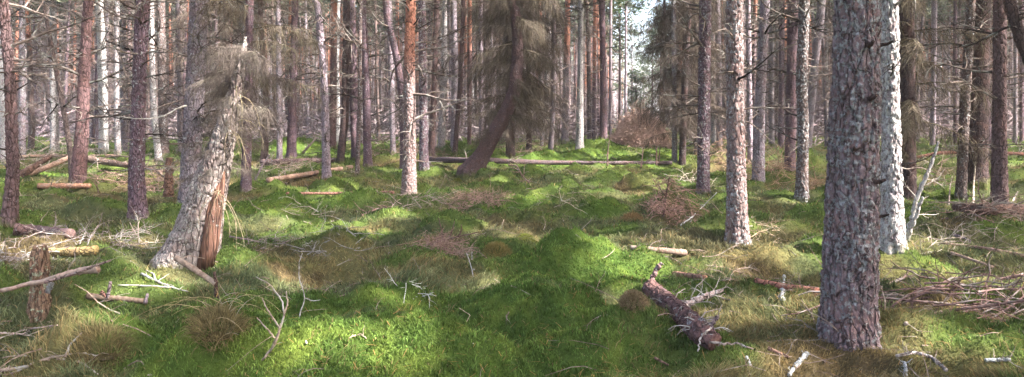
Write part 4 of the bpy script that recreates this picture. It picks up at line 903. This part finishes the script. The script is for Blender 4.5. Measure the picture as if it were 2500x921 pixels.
brush('brush_heap', 'small pale twigs right of the yellow moss tuft', 1365, 500, 110, .25, 20, .45, .006, (.40, .34, .27, 1), M_pale, .6, .4)
brush('brush_heap', 'tangled brown litter at the foot of the purple snag left', 340, 455, 200, .3, 60, .8, .012, (.26, .18, .15, 1), M_brown, .3, 1.0)
brush('brush_heap', 'dead brown bracken and twigs between the right hand pines', 1895, 418, 150, .75, 120, .7, .007, (.30, .20, .15, 1), M_brown, .7, 1.5, kids=5)
brush('brush_heap', 'russet undergrowth left of the lilac pines beyond the ride', 1775, 395, 120, .8, 120, .7, .008, (.28, .19, .15, 1), M_brown, .7, 1.6)
brush('brush_heap', 'dark brush below the dark twiggy spruce at right', 2235, 430, 140, .6, 80, .8, .008, (.20, .15, .12, 1), M_brown, .6, 1.3)
brush('brush_heap', 'grey brush in the hollow behind the curved spruce foot', 1290, 368, 170, .7, 120, .9, .011, (.30, .23, .19, 1), M_brown, .5, 2)
brush('brush_heap', 'low russet brush beyond the thin pines left of the ride', 1010, 378, 240, .4, 120, .9, .012, (.28, .20, .17, 1), M_brown, .4, 2)
brush('brush_heap', 'grey twig drift between moss bank and big leaning tree', 690, 425, 180, .35, 70, .8, .010, (.30, .24, .2, 1), M_twig, .4, 1.0)
brush('brush_heap', 'brown brush around the foot of the blue-grey lichened pine', 420, 465, 120, .4, 60, .7, .009, (.26, .18, .15, 1), M_brown, .5, .8)
brush('brush_heap', 'low tangle beyond the propped poles at far left', 120, 392, 300, .6, 130, 1.0, .012, (.34, .28, .25, 1), M_twig, .5, 2.5)
# sprays and single sticks drawn point by point
def spray(label, pts, r0, r1, col, mat=None, forks=(), cat='twig', tw=3, tl=.1):
    c = P(*pts[0]) if len(pts[0]) == 3 else at(*pts[0])
    mb = MB(); q = pline(pts, 7, .012, .0015) - c; mb.tube(q, np.linspace(r0, r1, len(q)), 7)
    for k in range(tw):
        i = rng.integers(2, len(q) - 1); s = rv(); s[2] = abs(s[2]) * .5; twiggy(mb, q[i], s, tl * rng.uniform(.4, 1.2), r1 * .8, 0, 0, .1, .2, 4)
    o = link('dead_twig', mb.mesh('dead_twig', [mat or M_pale], True), None, c, col); tag(o, label, cat)
    for f in forks:
        mb = MB(); q = pline(f, 7, .012, .0015) - c; mb.tube(q, np.linspace(r0 * .8, r1, len(q)), 6); link('fork', mb.mesh('fork', [mat or M_pale], True), o, color=col)
    return o
bl = (.29, .235, .195, 1); wl = (.40, .39, .36, 1)
Y1 = at(645, 880)[1]
spray('bleached curved twig arching up from a root at the edge of the moss cushions', [(640, 880, Y1), (672, 840, Y1), (694, 770, Y1), (690, 735, Y1 + .1), (660, 695, Y1 + .15), (625, 676, Y1 + .2)], .008, .003, bl, forks=[[(692, 770, Y1), (703, 740, Y1), (698, 712, Y1)], [(682, 800, Y1), (655, 760, Y1 - .05), (640, 728, Y1)], [(675, 830, Y1), (650, 800, Y1 - .05), (627, 776, Y1)], [(660, 860, Y1), (680, 810, Y1 - .1), (684, 790, Y1 - .1)]], tw=7)
Y2 = at(735, 770)[1]
spray('crooked white twig standing in the moss right of the curved bleached twig', [(748, 838, Y2), (731, 800, Y2), (731, 770, Y2), (746, 728, Y2), (730, 680, Y2), (730, 640, Y2), (738, 618, Y2)], .006, .003, wl, forks=[[(746, 728, Y2), (760, 735, Y2), (782, 733, Y2)]], tw=4, tl=.06)
spray('long pale forked branch in the bottom left corner', [(-20, 912), (60, 902), (120, 880), (200, 866), (283, 882)], .013, .004, bl, forks=[[(120, 882), (60, 873), (0, 878)], [(160, 872, 4.6), (172, 840, 4.6), (200, 812, 4.6)], [(140, 880), (200, 890), (240, 920)], [(60, 902), (30, 918), (0, 920)]], tw=9, tl=.16)
spray('thin reddish pale twig running in from the left edge above the bottom branch', [(-10, 818), (40, 820), (86, 826)], .009, .005, (.38, .29, .27, 1), forks=[[(30, 820), (70, 808), (140, 800)]], tw=5, tl=.12)
spray('fine grey twig with upturned tip left of the dark grass tuft', [(55, 810), (110, 803), (140, 790, 5.4), (115, 786, 5.4)], .004, .002, bl, tw=5, tl=.08)
spray('dark branch with drooping side twigs reaching right of the leaning tree foot', [(560, 580), (620, 590), (680, 605), (730, 628), (780, 650)], .012, .003, (.25, .19, .18, 1), M_twig, tw=14, tl=.22)
spray('silver lichened twig leaning at the foot of the dark purple pine', [(1662, 552), (1690, 530, 10.5), (1715, 505, 10.4), (1750, 470, 10.3)], .012, .006, (.42, .43, .42, 1), tw=8, tl=.12, forks=[[(1690, 530, 10.5), (1684, 545, 10.4), (1678, 562, 10.4)]])
spray('lichened twig lying on grass right of the leaning tree base', [(345, 672), (380, 690), (420, 706), (460, 716)], .012, .006, (.25, .25, .235, 1), tw=10, tl=.10, forks=[[(420, 706), (360, 702), (288, 700)], [(380, 690), (375, 672), (358, 664)]])
spray('pale loop of dead twig at the left of the big moss dome', [(1155, 845), (1125, 800, 5.0), (1150, 770, 5.1), (1120, 752, 5.2)], .004, .0025, (.46, .38, .26, 1), tw=0)
spray('short white twig lying on the sunlit moss cushion', [(852, 830), (880, 820), (895, 832)], .005, .003, (.5, .42, .32, 1), tw=3, tl=.07)
spray('dark curved pole with curling tip lying left of the russet twig drift', [(885, 528), (920, 512), (965, 506)], .02, .012, (.26, .17, .15, 1), M_twig, tw=9, tl=.3)
spray('dark thin branch arching over the grass right of the curved spruce foot', [(1240, 402, 14), (1262, 405, 14), (1275, 430, 14), (1292, 446, 13.8)], .02, .015, (.22, .16, .13, 1), M_twig, tw=8, tl=.4)
Y3 = at(1092, 610)[1]
spray('black branch stem lying in the brown twig cluster at mid glade', [(1015, 600), (1050, 600), (1082, 588, Y3), (1130, 575, Y3), (1175, 566, Y3)], .014, .005, (.12, .075, .065, 1), M_brown, tw=10, tl=.16, forks=[[(1082, 588, Y3), (1078, 560, Y3), (1070, 532, Y3)], [(1095, 585, Y3), (1105, 560, Y3), (1110, 540, Y3)], [(1120, 578, Y3), (1128, 560, Y3), (1125, 548, Y3)]])
Y4 = at(1632, 522)[1]
spray('black upright stem rising from the russet twig cluster before the ride', [(1620, 530, Y4), (1626, 480, Y4), (1630, 455, Y4), (1634, 432, Y4)], .015, .005, (.10, .06, .05, 1), M_brown, tw=9, tl=.18, forks=[[(1626, 480, Y4), (1612, 462, Y4), (1607, 450, Y4)]])
spray('purple-brown pole running through the branch fan to the right edge', [(2270, 716, 6.5), (2360, 706, 6.45), (2420, 706, 6.4), (2520, 712, 6.3)], .020, .016, (.18, .12, .11, 1), M_twig, tw=10, tl=.3, forks=[[(2330, 710, 6.45), (2400, 692, 6.4), (2500, 670, 6.2)]])
spray('bent grey branch in the branch fan nearest the biggest trunk', [(2145, 705, 5.6), (2180, 690, 5.7), (2205, 680, 5.8), (2215, 668, 5.8)], .018, .007, (.24, .17, .15, 1), M_twig, tw=5, tl=.2, forks=[[(2150, 722, 5.7), (2230, 722, 5.9), (2290, 708, 6)], [(2150, 745, 5.7), (2230, 738, 5.8), (2330, 745, 5.8)], [(2210, 790, 5.2), (2290, 762, 5.3), (2380, 750, 5.5)]])
spray('white lichened dead branch reaching left from the blue-grey lichened pine', [(455, 258, 9.6), (440, 262, 9.5), (400, 284, 9.4), (370, 290, 9.4), (330, 290, 9.4), (290, 284, 9.4)], .015, .005, (.50, .47, .42, 1), tw=16, tl=.10)
spray('pair of thin white twigs standing right of the branchy mid glade cluster', [(1157, 683, 7), (1150, 650, 7), (1140, 620, 7)], .006, .004, wl, tw=3, tl=.06, forks=[[(1157, 660, 7), (1152, 635, 7), (1152, 615, 7)]])
# tussocks
def tussock(label, px, py, r, hh, c1, n=900, ln=.12, top=True):
    c = at(px, py); N = n; mb = MB(); a = rng.uniform(0, 6.28, N); t = np.sqrt(rng.random(N)); 
    x, y = r * t * np.cos(a), r * t * np.sin(a); z = hh * np.sqrt(np.maximum(0, 1 - t * t * .98)) + H(c[0] + x, c[1] + y) - c[2] - .02
    b = np.stack([x, y, z], 1); L = ln * rng.uniform(.5, 1.2, N)
    d = np.stack([np.cos(a) * t * .7, np.sin(a) * t * .7, 1.0 - .5 * t], 1) + rng.normal(0, .25, (N, 3)); d /= np.linalg.norm(d, axis=1)[:, None]
    m = b + d * (L * .55)[:, None]; tp = m + (d + np.array([0, 0, -.9])) * (L * .45)[:, None]
    s = np.cross(d, rng.normal(0, 1, (N, 3))); s /= np.linalg.norm(s, axis=1)[:, None]; s *= .002
    V = np.stack([b - s, b + s, m + s * .8, m - s * .8, tp], 1).reshape(-1, 3); i = np.arange(N) * 5
    cc = np.repeat((np.array(c1) * rng.uniform(.6, 1.35, (N, 1)))[:, None, :], 5, 1).reshape(-1, 3)
    mb.add(V, np.concatenate([np.stack([i, i + 1, i + 2, i + 3], 1), np.stack([i + 3, i + 2, i + 4, i + 4], 1)]), 0, cc)
    # the peaty body under the blades
    th = np.linspace(0, 2 * math.pi, 20, endpoint=False); ph = np.linspace(0, math.pi / 2, 7)
    vb = np.array([[r * .8 * math.cos(p) * math.cos(q), r * .92 * math.cos(p) * math.sin(q), hh * .55 * math.sin(p) - .05] for p in ph for q in th])
    k = np.arange(6)[:, None] * 20; j = np.arange(20)[None, :]
    mb.add(vb, np.stack([k + j, k + (j + 1) % 20, k + 20 + (j + 1) % 20, k + 20 + j], -1).reshape(-1, 4), 0, np.array(c1) * .4)
    o = link('grass_tussock', mb.mesh('grass_tussock', [M_grass], False, True), None, c); tag(o, label, 'tussock')
tussock('round pale brown dead grass tussock beside the upper end of the forked log', 1545, 745, .085, .10, (.28, .21, .13), 1600, .05)
tussock('steep shaggy hummock of brown grass under the rotten peg', 535, 800, .15, .06, (.19, .155, .08), 1100, .15)
tussock('yellow-green moss tuft in the middle of the glade', 1292, 585, .12, .06, (.17, .19, .05), 1500, .05)
tussock('dark brown grass tuft in the shaded bottom left grass', 258, 850, .12, .03, (.17, .14, .07), 600, .12)
tussock('yellow mossy cushion stone left of the thin arched branch, near the curved spruce', 1113, 446, .14, .10, (.20, .20, .05), 900, .04)
tussock('rusty grass tuft right of the brown twig cluster', 1215, 620, .15, .08, (.25, .20, .08), 1200, .08)
tussock('small brown grass tuft right of the black upright stem', 1540, 540, .15, .09, (.22, .15, .08), 900, .09)

for k in range(16):
    c0 = at(530 + rng.normal(0, 22), 770 + rng.normal(0, 22)); a = rng.uniform(-.9, 3.9); Lh = rng.uniform(.25, .55); mb = MB()
    pts = [np.array([0, 0, 0.])]; d = nrm(np.array([math.cos(a) * .8, math.sin(a) * .3 - .3, .9]))
    for j in range(7): pts.append(pts[-1] + d * Lh / 7); d = nrm(d + np.array([math.cos(a) * .1, -.05, -.25]))
    mb.tube(pts, np.linspace(.0028, .0008, 8), 3)
    tag(link('straw_stem', mb.mesh('straw_stem', [M_pale]), None, c0, (.36, .30, .17, 1)), 'long bleached straw stem arching off the shaggy brown hummock', 'straw', 'straw stems on the shaggy hummock')

# ------------------------------------------------------------------ litter too fine to count
mb = MB(); n = 2600
r = np.exp(rng.uniform(math.log(3), math.log(32), n)); a = R(1) * rng.uniform(-48, 48, n); X = r * np.sin(a); Y = r * np.cos(a); mo = gcol(X, Y)[1]; Z = H(X, Y)
for i in range(n):
    if rng.random() < mo[i] * .85: continue
    b = rng.uniform(0, 6.28); L = rng.uniform(.08, .42) * (1 + .02 * r[i])
    twiggy(mb, (X[i], Y[i], Z[i] + .012), (math.cos(b), math.sin(b), rng.normal(.1, .25)), L, rng.uniform(.0018, .005) * (1 + r[i] * .05), 1 if rng.random() < .55 else 0, 3, .12, .22, 3, .9, .4)
tag(link('twig_litter', mb.mesh('twig_litter', [M_twig]), color=(.23, .18, .15, 1)), 'fallen twigs strewn all through the grass', 'twigs', None, 'stuff')
mb = MB(); n = 4200; r = 1 / rng.uniform(1 / 16., 1 / 3.0, n); a = R(1) * rng.uniform(-46, 46, n); x = r * np.sin(a); y = r * np.cos(a); z = H(x, y) + rng.uniform(.025, .07, n)
b = rng.uniform(0, 6.28, n); L = rng.uniform(.015, .035, n); d = np.stack([np.cos(b) * L, np.sin(b) * L, rng.normal(0, .008, n)], 1); s = np.stack([-np.sin(b), np.cos(b), 0 * b], 1) * .0016
c = np.stack([x, y, z], 1); V = np.stack([c - d - s, c - d + s, c + d + s, c + d - s], 1).reshape(-1, 3); i = np.arange(n) * 4
mb.add(V, np.stack([i, i + 1, i + 2, i + 3], 1), 0, np.repeat(np.array([.32, .19, .08]) * rng.uniform(.6, 1.2, (n, 1)), 4, 0))
tag(link('fallen_needles', mb.mesh('fallen_needles', [M_grass], False, True)), 'orange-brown pine needles fallen on the moss', 'needles', None, 'stuff')
